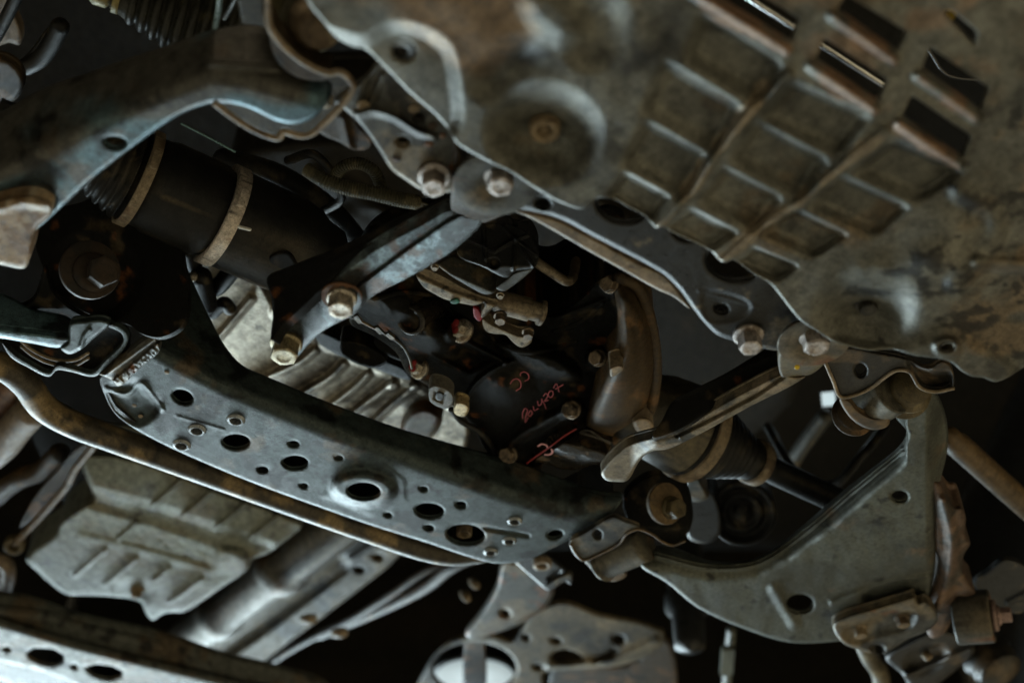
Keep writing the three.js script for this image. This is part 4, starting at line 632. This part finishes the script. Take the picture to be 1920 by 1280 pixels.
{
  const o = thing('rear_crossmember', 'dark rear crossmember with a lit pale underside and oblong holes', 'crossmember');
  const crease = [[-40, 1166], [0, 1180], [140, 1222], [260, 1252], [420, 1290], [700, 1350]];
  part(o, 'beam', sheet([[-60, 1104], [0, 1112], [60, 1122], [140, 1150], [300, 1186], [420, 1226], [520, 1250], [620, 1290], [620, 1400], [400, 1400], [180, 1300], [90, 1262], [0, 1240], [-60, 1226]], { y: 1.86, cell: 4, t: 0.004, round: [4, 0.003], holes: [[[50, 1222], [64, 1214], [100, 1216], [120, 1228], [118, 1240], [100, 1248], [70, 1242], [52, 1232]], [[160, 1250], [180, 1244], [210, 1248], [230, 1258], [226, 1268], [204, 1274], [178, 1268], [162, 1258]], [12, 1216, 7, 4], [138, 1249, 7, 4]], rel: [(x, y) => { const d = yOn(crease, x) - y; return d <= 0 ? 0 : 0.00075 * d * ss(0, 24, d); }, ridge([[-20, 1140], [100, 1156], [140, 1172], [300, 1210]], 6, 0.003)] }), L.steelPale ?? (L.steelPale = metal({ base: [0.11, 0.115, 0.1], rough: 0.6, metal: 0.3, coats: [[[0.11, 0.08, 0.048], 22, 0.36, 0.14, 82], [SOOT, 40, 0.22, 0.1, 83]] })));
  part(o, 'rear_wall', sheet([[-60, 1220], [0, 1234], [90, 1256], [180, 1294], [400, 1392], [400, 1380], [180, 1284], [90, 1248], [0, 1228], [-60, 1214]], { y: 1.864, t: 0.07, cell: 3, sharp: true, round: [0, 0] }), L.blackSteel);
  part(o, 'upper_shell', sheet([[-60, 1150], [300, 1200], [500, 1260], [300, 1340], [-60, 1240]], { y: 1.93, cell: 14, t: 0.004 }), L.blackSteel);
}
solo('heat_shield', 'crumpled tan heat shield sheet below the rear crossmember', 'heat shield', sheet([[-40, 1226], [60, 1250], [160, 1280], [200, 1320], [-40, 1320]], { y: 1.98, cell: 4, t: 0.003, rel: [ridge([[0, 1250], [80, 1300]], 10, 0.006)] }), L.floorpan);
{
  const o = thing('floor_panel', 'dusty olive floor panel with a big round drain hole and slots', 'floor panel');
  part(o, 'panel', sheet([[1000, 1150], [1056, 1128], [1120, 1150], [1200, 1166], [1244, 1180], [1226, 1150], [1240, 1170], [1246, 1200], [1220, 1226], [1170, 1246], [1120, 1252], [1060, 1256], [1020, 1262], [1020, 1320], [780, 1320], [800, 1250], [850, 1200], [920, 1190], [960, 1200]], { y: 2.0, cell: 3.4, t: 0.004, round: [5, 0.005], holes: [[890, 1252, 78, 48], [[1030, 1232], [1042, 1220], [1060, 1216], [1080, 1222], [1092, 1230], [1092, 1240], [1070, 1244], [1044, 1244]], [[1110, 1236], [1140, 1222], [1150, 1214], [1158, 1218], [1146, 1230], [1114, 1244]], [1160, 1198, 12, 8], [986, 1194, 7, 5], [1042, 1200, 10, 5], [1008, 1250, 9, 5]], rel: [ridge([[1030, 1250], [1150, 1240], [1230, 1200]], 10, 0.006)] }), L.floorpan);
  part(o, 'strap', sheet([[878, 1190], [902, 1192], [904, 1320], [876, 1320]], { y: 2.03, cell: 4, t: 0.004 }), L.brownCast);
}
solo('pan_wall', 'dark olive side wall of the floor pan with faint ribs', 'floor panel', sheet([[1040, 1250], [1180, 1250], [1250, 1200], [1260, 1320], [1040, 1320]], { y: 2.06, cell: 5, t: 0.01 }), L.brownCast);
{
  const o = thing('body_strut', 'grey body strut widening down from the crossmember end to the floor panel', 'body strut');
  part(o, 'strut', sheet([[944, 1052], [1000, 1066], [1040, 1100], [1030, 1130], [1000, 1156], [960, 1176], [910, 1192], [880, 1196], [872, 1188], [900, 1150], [930, 1100]], { y: 1.94, cell: 3.4, t: 0.005, round: [8, 0.008], holes: [[947, 1149, 7, 5]] }), L.dirty);
}
{
  const o = thing('nut_bracket', 'small dark folded bracket with a tan ring nut behind the crossmember end', 'bracket');
  part(o, 'plate', sheet([[964, 1054], [1016, 1034], [1072, 1078], [1022, 1104]], { y: 1.83, cell: 2.8, t: 0.004, sharp: true, round: [3, 0.002], rel: [press([[1030, 1084], [1052, 1070], [1056, 1092], [1034, 1100]], 5, 0.012)] }), L.blackSteel);
  part(o, 'fold', sheet([[1022, 1102], [1070, 1076], [1074, 1084], [1070, 1096], [1060, 1090], [1030, 1108]], { y: 1.825, cell: 2, t: 0.006 }), L.dirty);
  part(o, 'ring_nut', spin(at(1017, 1057, 1.826), DOWN, [[-0.004, 0.006], [0.003, 0.0062], [0.004, 0.009], [0.003, 0.0118], [-0.004, 0.012]], 30), L.tan);
}
for (const [x, y, l] of [[890, 1094, 'brass coloured peg higher up on the dark wall behind the crossmember'], [873, 1118, 'brass coloured peg lower down on the dark wall behind the crossmember']]) solo('stud', l, 'stud', spin(at(x, y, 1.95), V(0.2, -0.6, 0.6), [[-0.02, 0], [-0.02, 0.006], [0, 0.007], [0.012, 0.006], [0.014, 0]], 16), L.tan);
// far lamp that shows through the round drain hole, and the one beyond the wheel arch
for (const [x, y, Y, w, h, lab] of [[890, 1272, 2.14, 0.156, 0.08, 'cool white work lamp shining through the round drain hole'], [1554, 748, 2.12, 0.019, 0.02, 'tiny square white lamp beyond the mount arm']]) {
  const o = thing('work_lamp', lab, 'lamp'), p = at(x, y, Y), n = V(0, EYE, 0).sub(p).normalize();
  const lm = { m: new THREE.MeshStandardMaterial({ color: 0x999999, emissive: new THREE.Color(0.75, 0.95, 1), emissiveIntensity: 0.42, vertexColors: true }), base: [0.7, 0.7, 0.7], coats: [] };
  const round = w > 0.1, ax = round ? DOWN : n, g = round ? spin(p, DOWN, [[-0.004, 0], [-0.004, w / 2], [0, w / 2], [0.006, w * 0.4], [0.008, 0]], 48) : new THREE.BoxGeometry(w, h, 0.006);
  if (!round) { g.applyQuaternion(new THREE.Quaternion().setFromUnitVectors(V(0, 0, 1), n)); g.translate(p.x, p.y, p.z); }
  part(o, 'glass', boxUV(bare(g)), lm);
  part(o, 'housing', spin(p.clone().addScaledVector(ax, -0.008), ax, [[-0.03, 0], [-0.03, w * 0.5], [0, w * 0.54], [0.002, w * 0.5], [0.002, 0]], 40), L.blackSteel);
  const l = new THREE.PointLight(new THREE.Color(0.75, 0.95, 1), w * 0.12, 2); l.position.copy(p).addScaledVector(n, 0.02); scene.add(l); l.castShadow = true;
}
solo('strut_tube', 'pale blurred tube leading up to the tiny square lamp', 'tube', tube(path([[1546, 782, 2.05], [1510, 830, 2.04], [1470, 890, 2.03]]), 0.011), L.greyAlu);

// ---------- far side lower control arm and its brackets ----------
const RA = 1.7;
{
  const o = thing('lower_control_arm', 'wide grey lower control arm with two round holes and a bolted ball joint', 'control arm', 'lower control arms');
  const crease = [[1190, 1080], [1260, 1080], [1330, 1096], [1420, 1090], [1480, 1060], [1560, 1000], [1640, 930], [1700, 880], [1760, 800]];
  const outline = [[1200, 1058], [1222, 1030], [1270, 1034], [1330, 1056], [1400, 1056], [1450, 1036], [1510, 988], [1580, 928], [1640, 882], [1692, 838], [1702, 812], [1680, 782], [1664, 752], [1700, 716], [1738, 716], [1766, 756], [1778, 800], [1776, 850], [1764, 900], [1756, 940], [1756, 1030], [1752, 1080], [1740, 1122], [1700, 1160], [1640, 1190], [1560, 1203], [1480, 1204], [1400, 1180], [1310, 1140], [1250, 1092]];
  part(o, 'arm', sheet(outline, {
    y: RA, cell: 3, t: 0.004, round: [6, 0.005], holes: [[1687, 930, 15, 10], [1500, 1131, 25, 17]],
    rel: [(x, y) => { const d = yOn(crease, x) - y; return x > 1700 || d <= 0 ? 0 : Math.min(0.05, (d < 30 ? 0.0008 * d * d / 60 : 0.0008 * (d - 15))) * ss(1712, 1680, x); }, ridge(curve([[1230, 1040], [1330, 1064], [1420, 1056], [1500, 1004], [1600, 920], [1690, 846]], 5, false), 10, 0.006), ridge([[1452, 1106], [1490, 1168]], 18, 0.004), (x, y) => 0.02 * ss(1735, 1775, x) * ss(700, 760, y),
      press(curve([[1620, 1110], [1700, 1080], [1745, 1060], [1740, 1120], [1640, 1160]], 5), 14, 0.006), ridge(curve([[1560, 1130], [1640, 1100], [1700, 1086], [1744, 1080]], 5, false), 8, 0.003), (x, y) => 0.002 * (fbm({ x: x / 40, y: y / 40, z: 1 }, 1, 23, 3) - 0.5)],
  }), L.arm);
  part(o, 'ball_joint_plate', sheet([[1562, 1172], [1580, 1158], [1640, 1140], [1706, 1120], [1716, 1118], [1722, 1130], [1734, 1126], [1748, 1136], [1760, 1160], [1744, 1180], [1700, 1200], [1656, 1226], [1620, 1220], [1580, 1204]], { y: RA - 0.012, cell: 2.6, t: 0.01, round: [6, 0.004], holes: [[1646, 1217, 13, 8]], rel: [press(curve([[1588, 1178], [1640, 1158], [1690, 1142], [1716, 1152], [1706, 1174], [1650, 1190], [1606, 1204], [1586, 1196]], 4), 8, 0.006)] }), L.dirty);
  bolt(o, 1612, 1178, RA - 0.006, 15, { look: L.tan, len: 1.0, hex: 0.8 }); bolt(o, 1692, 1158, RA - 0.006, 15, { look: L.tan, len: 1.0, hex: 0.8 });
  part(o, 'pivot_collar', (() => { const A = at(1628, 762, RA + 0.008), d = at(1722, 706, RA - 0.005).sub(A), m = mpp(1670, 730, RA); d.normalize(); return spin(A, d, [[-8 * m, 0], [-8 * m, 42 * m], [-4 * m, 44 * m], [70 * m, 44 * m], [74 * m, 46 * m], [78 * m, 42 * m], [78 * m, 0]].map((q) => q), 48); })(), L.armDust ?? (L.armDust = metal({ base: [0.15, 0.135, 0.1], rough: 0.6, metal: 0.25, coats: [[[0.05, 0.05, 0.042], 40, 0.4, 0.1, 84], [[0.2, 0.13, 0.08], 60, 0.2, 0.1, 85]] })));
}
{
  const o = thing('bushing_bracket', 'dark bracket with rusty lower edges gripping the bushing at the top of the wide arm', 'bracket', 'brackets that hold the arm bushings');
  const Y = 1.672;
  part(o, 'plate', sheet([[1546, 676], [1580, 652], [1640, 660], [1700, 672], [1740, 690], [1768, 676], [1786, 690], [1788, 726], [1764, 738], [1728, 728], [1706, 696], [1684, 694], [1664, 706], [1630, 728], [1596, 744], [1578, 744], [1562, 710]], { y: Y, cell: 2.8, t: 0.004, round: [4, 0.003], holes: [[1614, 694, 11, 13]], rel: [press(curve([[1706, 680], [1750, 700], [1780, 700], [1782, 722], [1740, 726], [1714, 704]], 4), 8, 0.01)] }), L.castDust ?? (L.castDust = metal({ base: [0.026, 0.024, 0.02], rough: 0.55, coats: [[[0.1, 0.07, 0.04], 34, 0.34, 0.12, 86]] })));
  part(o, 'edge', tube(path([[1548, 680], [1562, 712], [1578, 744], [1598, 742], [1632, 728], [1664, 704], [1682, 694], [1704, 696], [1726, 726], [1752, 734], [1788, 728]], Y - 0.001), 0.0016, 110, 8), L.tan, 'worn tan edge of the bracket');
  part(o, 'hook', sheet([[1574, 746], [1592, 750], [1610, 770], [1640, 784], [1668, 782], [1666, 798], [1644, 806], [1618, 800], [1590, 778]], { y: Y + 0.012, cell: 2.4, t: 0.006, round: [4, 0.003] }), L.rustTan ?? (L.rustTan = metal({ base: [0.13, 0.085, 0.04], rough: 0.65, coats: [[[0.06, 0.045, 0.03], 50, 0.3, 0.1, 87]] })));
}
{
  const o = thing('pivot_bushing', 'ringed tan bushing end pressed between the skid plate lip and the wide arm', 'bushing');
  const A = at(1690, 740, 1.71), d = at(1768, 676, 1.672).sub(A), m = mpp(1730, 700, 1.69); d.normalize();
  part(o, 'sleeve', spin(A, d, [[-10, 0], [-10, 44], [4, 46], [6, 52], [14, 53], [18, 44], [30, 42], [32, 47], [40, 47], [44, 38], [70, 36], [72, 0]].map(([s, r]) => [s * m, r * m]), 48), L.tanDark ?? (L.tanDark = metal({ base: [0.1, 0.078, 0.04], rough: 0.6, coats: [[[0.19, 0.15, 0.08], 50, 0.35, 0.1, 88]] })));
  part(o, 'inner_ring', spin(at(1600, 778, 1.71), d, [[-6, 0], [-6, 40], [0, 44], [6, 44], [8, 36], [20, 36], [20, 0]].map(([s, r]) => [s * m, r * m]), 48), L.brownCast);
}
{
  const o = thing('bushing_bracket', 'rusty edged bracket holding a grey bushing at the plain crossmember end', 'bracket', 'brackets that hold the arm bushings');
  const Y = CM - 0.008;
  part(o, 'plate', sheet([[1068, 1016], [1100, 996], [1150, 968], [1172, 976], [1200, 988], [1196, 994], [1180, 1000], [1166, 1014], [1130, 1036], [1094, 1050], [1082, 1046]], { y: Y, cell: 2.6, t: 0.004, round: [3, 0.002], holes: [[1121, 1002, 8, 9]] }), L.dirty);
  part(o, 'edge', tube(path([[1070, 1020], [1082, 1040], [1094, 1050], [1130, 1036], [1162, 1018], [1176, 1000], [1196, 992], [1224, 1002], [1240, 1014], [1262, 1022], [1284, 1014]], Y - 0.001), 0.0015, 100, 8), L.rustTan, 'rusty thin edge of the bracket');
  part(o, 'hook', sheet([[1090, 1044], [1106, 1050], [1116, 1066], [1140, 1072], [1170, 1068], [1176, 1078], [1154, 1090], [1126, 1084], [1108, 1066]], { y: Y + 0.012, cell: 2.4, t: 0.006, round: [4, 0.003] }), L.rustTan);
  const A = at(1136, 1052, CM + 0.008), d = at(1232, 1012, CM + 0.004).sub(A), m = mpp(1180, 1030, CM); d.normalize();
  part(o, 'bushing', spin(A, d, [[-14, 0], [-14, 34], [-8, 38], [-4, 30], [2, 34], [6, 32], [90, 33], [100, 30], [100, 0]].map(([s, r]) => [s * m, r * m]), 48), L.armDust);
  const ax = V(-0.1, -0.5, 0.85).normalize();
  part(o, 'back_plate', sheet([[1170, 930], [1220, 890], [1280, 900], [1300, 960], [1290, 1000], [1262, 1022], [1210, 1000], [1180, 980]], { y: CM + 0.012, cell: 3.4, t: 0.006, rel: [(x, y) => 0.0005 * Math.max(0, 990 - y)] }), L.cast);
  part(o, 'cam_washer', spin(at(1248, 944, CM + 0.012), V(0.5, -0.42, 0.75).normalize(), [[-0.004, 0], [-0.004, 0.0215], [0.001, 0.022], [0.0028, 0.0212], [0.003, 0]], 44), L.rustTan, 'rust brown cam washer behind the bolt');
  part(o, 'bolt', join(spin(at(1258, 952, CM + 0.008), V(0.5, -0.42, 0.75).normalize(), [[-0.004, 0], [-0.004, 0.0125], [0.003, 0.012], [0.004, 0.009], [0.004, 0]], 30), hexHead(at(1260, 954, CM + 0.006), V(0.5, -0.42, 0.75).normalize(), 0.0105, 0.012, 0.2)), L.tanDark);
}
// ---------- knuckle, tie rod and other pieces on the far side ----------
{
  const o = thing('steering_knuckle', 'rust brown steering knuckle curving round the edge of the wide control arm', 'knuckle');
  part(o, 'casting', sheet([[1748, 900], [1764, 906], [1776, 930], [1790, 948], [1804, 950], [1812, 970], [1810, 996], [1820, 1018], [1808, 1040], [1806, 1064], [1818, 1090], [1830, 1110], [1816, 1120], [1796, 1118], [1790, 1130], [1786, 1160], [1768, 1190], [1748, 1196], [1730, 1170], [1712, 1132], [1728, 1126], [1744, 1108], [1756, 1080], [1760, 1050], [1752, 1020], [1750, 960]], { y: RA + 0.006, cell: 2.8, t: 0.03, round: [12, 0.01], rel: [ridge(curve([[1770, 940], [1786, 1010], [1780, 1080], [1760, 1140]], 5, false), 20, 0.008)] }), L.knuckle);
}
{
  const o = thing('tie_rod_end', 'grey cylindrical link bush with a pinkish bolt through its middle', 'link bush');
  const c = at(1836, 1156, RA), d = V(0.8, -0.12, 0.35).normalize(), m = mpp(1836, 1150, RA);
  part(o, 'shell', spin(c, d, [[-44, 0], [-44, 46], [-40, 50], [20, 50], [24, 47], [24, 38], [14, 37], [14, 0]].map(([s, r]) => [s * m, r * m]), 56), L.dirty);
  part(o, 'rubber', spin(c, d, [[10, 0], [10, 37], [20, 35], [24, 30], [24, 0]].map(([s, r]) => [s * m, r * m]), 48), L.rubber);
  part(o, 'washer', spin(c, d, [[22, 0], [22, 29], [30, 30], [33, 27], [33, 0]].map(([s, r]) => [s * m, r * m]), 40), L.rose ?? (L.rose = metal({ base: [0.36, 0.25, 0.22], rough: 0.5, metal: 0.3, grain: 0.05 })));
  part(o, 'bolt', join(spin(c, d, [[30, 0], [30, 19], [38, 18], [40, 13], [40, 0]].map(([s, r]) => [s * m, r * m]), 30), hexHead(c.clone().addScaledVector(d, 38 * m), d, 14 * m, 20 * m, 0.3)), L.rose);
}
solo('ball_joint_boot', 'dark mud caked lower joint with stacked rings under the bolted plate', 'ball joint', join(
  sheet([[1660, 1232], [1700, 1204], [1760, 1180], [1800, 1190], [1830, 1216], [1800, 1250], [1720, 1300], [1690, 1262]], { y: RA + 0.03, cell: 3.4, t: 0.03, round: [10, 0.008], rel: [cup([1736, 1236, 40, 22, -24], 10, 0.008), ridge([[1690, 1270], [1820, 1216]], 8, 0.006)] }),
  spin(at(1870, 1250, RA + 0.03), V(0.3, -0.9, 0.3).normalize(), [[-0.03, 0], [-0.03, 0.03], [-0.02, 0.034], [-0.012, 0.028], [-0.004, 0.032], [0.004, 0.025], [0.01, 0.028], [0.014, 0.012], [0.015, 0]], 40)), L.castDust);
solo('joint_pin', 'short yellowed pin on the mud caked lower joint', 'pin', spin(at(1738, 1228, RA + 0.03), V(0.5, -0.8, 0.1), [[-0.004, 0], [-0.004, 0.006], [0.004, 0.006], [0.006, 0.004], [0.006, 0]], 18), L.tan);
solo('brake_shield', 'flat dark rounded plate standing behind the pinkish bolt', 'plate', sheet([[1826, 1096], [1856, 1070], [1886, 1050], [1930, 1070], [1930, 1140], [1900, 1150]], { y: RA + 0.05, cell: 4, t: 0.006, rel: [ridge([[1890, 1130], [1930, 1110]], 6, 0.004)] }), L.blackSteel);
solo('tie_rod', 'straight brown tie rod slanting away behind the wide control arm', 'tie rod', (() => { const A = at(1770, 810, 1.8), B = at(1960, 980, 1.8), d = B.clone().sub(A), n = d.length(); d.normalize(); return spin(A, d, [[0, 0], [0, 0.006], [0.01, 0.012], [0.025, 0.012], [0.03, 0.014], [n, 0.014], [n, 0]], 32); })(), L.rustTan);
solo('damper_leg', 'brown rubber damper leg hanging under the control arm edge', 'damper', tube(path([[1622, 1210, 1.76], [1634, 1236, 1.77], [1650, 1260, 1.78], [1656, 1310, 1.8]]), 0.012), L.tanDark);
solo('brake_hose_clip', 'pale green square clip on the dark hose under the control arm', 'clip', join(prismBox(at(1366, 1214, 1.95), at(1362, 1262, 1.95), 0.02, 0.01), tube(path([[1372, 1180, 1.97], [1366, 1240, 1.97], [1360, 1320, 1.97]]), 0.008)), metal({ base: [0.13, 0.14, 0.11], rough: 0.55, coats: [[SOOT, 60, 0.36, 0.08, 89]] }));
{
  const o = thing('steering_gear', 'black round steering gear housing with concentric rings beside the wide arm', 'steering gear');
  const c = at(1392, 962, 1.83), d = V(-0.15, -0.75, 0.6).normalize(), m = mpp(1390, 960, 1.83);
  part(o, 'housing', spin(c, d, [[-70, 0], [-70, 62], [0, 64], [4, 62], [4, 54], [-8, 50], [-8, 40], [-3, 38], [-3, 30], [-10, 26], [-10, 16], [-2, 14], [-2, 0]].map(([s, r]) => [s * m, r * m]), 60), L.blackSteel);
  part(o, 'side_block', sheet([[1296, 930], [1330, 916], [1350, 950], [1352, 1000], [1330, 1018], [1292, 1010], [1284, 970]], { y: 1.81, cell: 3.4, t: 0.04, round: [6, 0.006] }), L.blackSteel);
  part(o, 'boss', sheet([[1286, 880], [1304, 880], [1320, 906], [1330, 930], [1316, 940], [1290, 936], [1284, 906]], { y: 1.8, cell: 2.6, t: 0.03, round: [8, 0.008] }), L.greyAlu, 'grey aluminium boss');
}
// ---------- upper far corner: steering bellows, rods, pale wheel parts ----------
{
  const o = thing('steering_bellows', 'black rubber steering bellows with fine ribs above the blue arm', 'bellows');
  const A = at(210, -8, 1.86), B = at(420, 60, 1.86), d = B.clone().sub(A), n = d.length(), m = mpp(320, 40, 1.86); d.normalize();
  const prof = [[0, 0], [0, 22]]; for (let k = 0; k < 9; k++) { const s = 30 + k * 22, r = 34 + k * 7; prof.push([s, r], [s + 4, r + 5], [s + 8, r + 8], [s + 13, r + 8], [s + 17, r + 5], [s + 20, r]); } prof.push([240, 96], [270, 96], [270, 0]);
  part(o, 'bellows', spin(A, d, prof.map(([s, r]) => [s * m, r * m]), 64), L.rubberShine ?? (L.rubberShine = metal({ base: [0.02, 0.02, 0.014], rough: 0.42, coats: [[[0.07, 0.06, 0.03], 50, 0.2, 0.1, 90]] })));
  part(o, 'clip', spin(A, d, [[4, 24], [4, 30], [16, 30], [16, 24]].map(([s, r]) => [s * m, r * m]), 36), L.brassy ?? (L.brassy = metal({ base: [0.22, 0.18, 0.07], rough: 0.5, metal: 0.3 })));
  part(o, 'rod', spin(A, d, [[-160, 0], [-160, 18], [-40, 18], [-30, 26], [-8, 26], [0, 18], [2, 0]].map(([s, r]) => [s * m, r * m]), 30), L.brassy);
}
solo('fluid_pipe', 'thin greenish pipe standing between the bellows and the front bracket', 'pipe', tube(path([[412, -40, 1.72], [410, 10, 1.74], [402, 56, 1.78]]), 0.0022), metal({ base: [0.16, 0.19, 0.15], rough: 0.4 }));
solo('bleed_lead', 'short curved wire beside the greenish pipe', 'wire', tube(path([[448, -20, 1.74], [432, 14, 1.75], [420, 34, 1.76]]), 0.0016), metal({ base: [0.13, 0.13, 0.11], rough: 0.4 }));
solo('wheel_disc', 'dusty tan wheel disc face seen past dark rods', 'wheel disc', sheet([[-60, -60], [16, -40], [26, 20], [40, 60], [36, 84], [14, 80], [-60, 110]], { y: 2.05, cell: 4, t: 0.01, round: [6, 0.005] }), L.paleDust ?? (L.paleDust = metal({ base: [0.19, 0.145, 0.1], rough: 0.7, coats: [[[0.14, 0.11, 0.08], 30, 0.4, 0.12, 91]] })));
solo('brake_rod', 'thin dark rod crossing in front of the tan wheel disc', 'rod', tube(path([[44, -40, 1.98], [22, 10, 1.98], [-4, 60, 1.98], [-30, 100, 1.98]]), 0.006), L.rubber);
solo('knuckle_lobe', 'rounded olive steering knuckle lobe beside the near control arm', 'knuckle', sheet([[-60, 110], [10, 110], [36, 130], [44, 156], [34, 182], [10, 196], [-60, 220]], { y: 1.82, cell: 4, t: 0.008, round: [10, 0.005] }), L.brownCast);
solo('link_rod', 'dark grey curved link seen in the gap above the blue control arm', 'link', join(tube(path([[112, 50, 1.9], [96, 80, 1.9], [74, 110, 1.9], [50, 124, 1.9]]), 0.008), tube(path([[92, 60, 1.92], [66, 96, 1.92], [46, 118, 1.92]]), 0.004)), L.rubber);
// ---------- lower far corner: rods and hoses left of the oil pan ----------
solo('side_pipe', 'pale thick pipe crossing behind the stabiliser bar bend', 'pipe', tube(path([[-60, 880, 1.9], [0, 838, 1.9], [30, 800, 1.9], [56, 772, 1.9]]), 0.02), L.paleDust);
solo('rust_pipe', 'rust red pipe beside the pale one behind the stabiliser bar', 'pipe', tube(path([[-60, 800, 1.93], [0, 750, 1.93], [40, 710, 1.93]]), 0.018), L.rust);
{
  const o = thing('shift_cable_guide', 'bent tan rod in a bracket running down beside the oil pan', 'rod');
  part(o, 'rod', tube(path([[178, 832, 1.92], [140, 880, 1.92], [128, 906, 1.92], [100, 940, 1.92], [60, 984, 1.92], [28, 1018, 1.92]]), 0.005), L.rustTan);
  part(o, 'eye', spin(at(26, 1022, 1.92), V(0.2, -0.9, 0.4).normalize(), [[-0.006, 0.006], [0.004, 0.006], [0.005, 0.01], [0.004, 0.014], [-0.006, 0.014]], 28), L.tanDark);
  part(o, 'bracket', sheet([[150, 836], [176, 830], [150, 870], [126, 912], [96, 936], [60, 972], [36, 990], [60, 940], [100, 890]], { y: 1.95, cell: 3.4, t: 0.004 }), L.brownCast);
}
solo('dark_hose', 'thick dark hose curving down toward the oil pan corner', 'hose', tube(path([[-40, 960, 1.97], [30, 900, 1.97], [80, 880, 1.97], [110, 850, 1.97]]), 0.014), L.brownCast);
solo('pale_hose_end', 'pale dirty hose end beside the oil pan corner', 'hose', tube(path([[-30, 1040, 1.95], [8, 1056, 1.95], [14, 1080, 1.95], [6, 1110, 1.95]]), 0.011), L.paleDust);
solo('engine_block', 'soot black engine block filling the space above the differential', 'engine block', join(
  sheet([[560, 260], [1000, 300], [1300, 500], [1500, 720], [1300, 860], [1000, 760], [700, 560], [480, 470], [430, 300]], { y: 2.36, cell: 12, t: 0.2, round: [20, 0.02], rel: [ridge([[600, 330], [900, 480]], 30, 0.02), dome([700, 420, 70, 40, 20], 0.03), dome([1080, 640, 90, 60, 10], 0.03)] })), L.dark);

solo('shock_absorber', 'dim black shock absorber standing in the dark behind the wide arm', 'shock absorber', spin(at(1290, 1150, 1.98), V(-0.05, -1, 0.12).normalize(), [[-0.26, 0], [-0.26, 0.03], [-0.04, 0.03], [-0.03, 0.036], [-0.01, 0.036], [0, 0.026], [0.06, 0.024], [0.07, 0]], 36), L.blackSteel);
solo('brake_hose', 'dim black brake hose drooping in the dark inside the wide arm', 'hose', tube(path([[1440, 800, 2.02], [1490, 880, 1.95], [1560, 910, 1.9], [1620, 850, 1.92], [1660, 800, 1.98]]), 0.006), L.rubber);
solo('heater_hose', 'dim black ribbed hose crossing the dark space above the black drive shaft', 'hose', tube(path([[420, 300, 1.95], [520, 330, 1.92], [600, 380, 1.9], [660, 440, 1.92], [700, 500, 1.96]]), 0.012), L.rubber);
solo('vacuum_hose', 'thin dim hose curving above the wiring loom', 'hose', tube(path([[540, 300, 1.84], [590, 290, 1.82], [640, 370, 1.84], [600, 400, 1.86], [560, 440, 1.88]]), 0.004), L.rubber);

// ---------- settle each thing on its own base, then draw ----------
for (const o of things) {
  const b = new THREE.Box3().setFromObject(o), c = V((b.min.x + b.max.x) / 2, b.min.y, (b.min.z + b.max.z) / 2);
  o.position.copy(c);
  if (o.isMesh) o.geometry.translate(-c.x, -c.y, -c.z);
  for (const k of o.children) if (k.isMesh) { k.geometry.translate(-c.x, -c.y, -c.z); for (const q of k.children) if (q.isMesh) q.geometry.translate(-c.x, -c.y, -c.z); }
}
renderer.render(scene, camera);
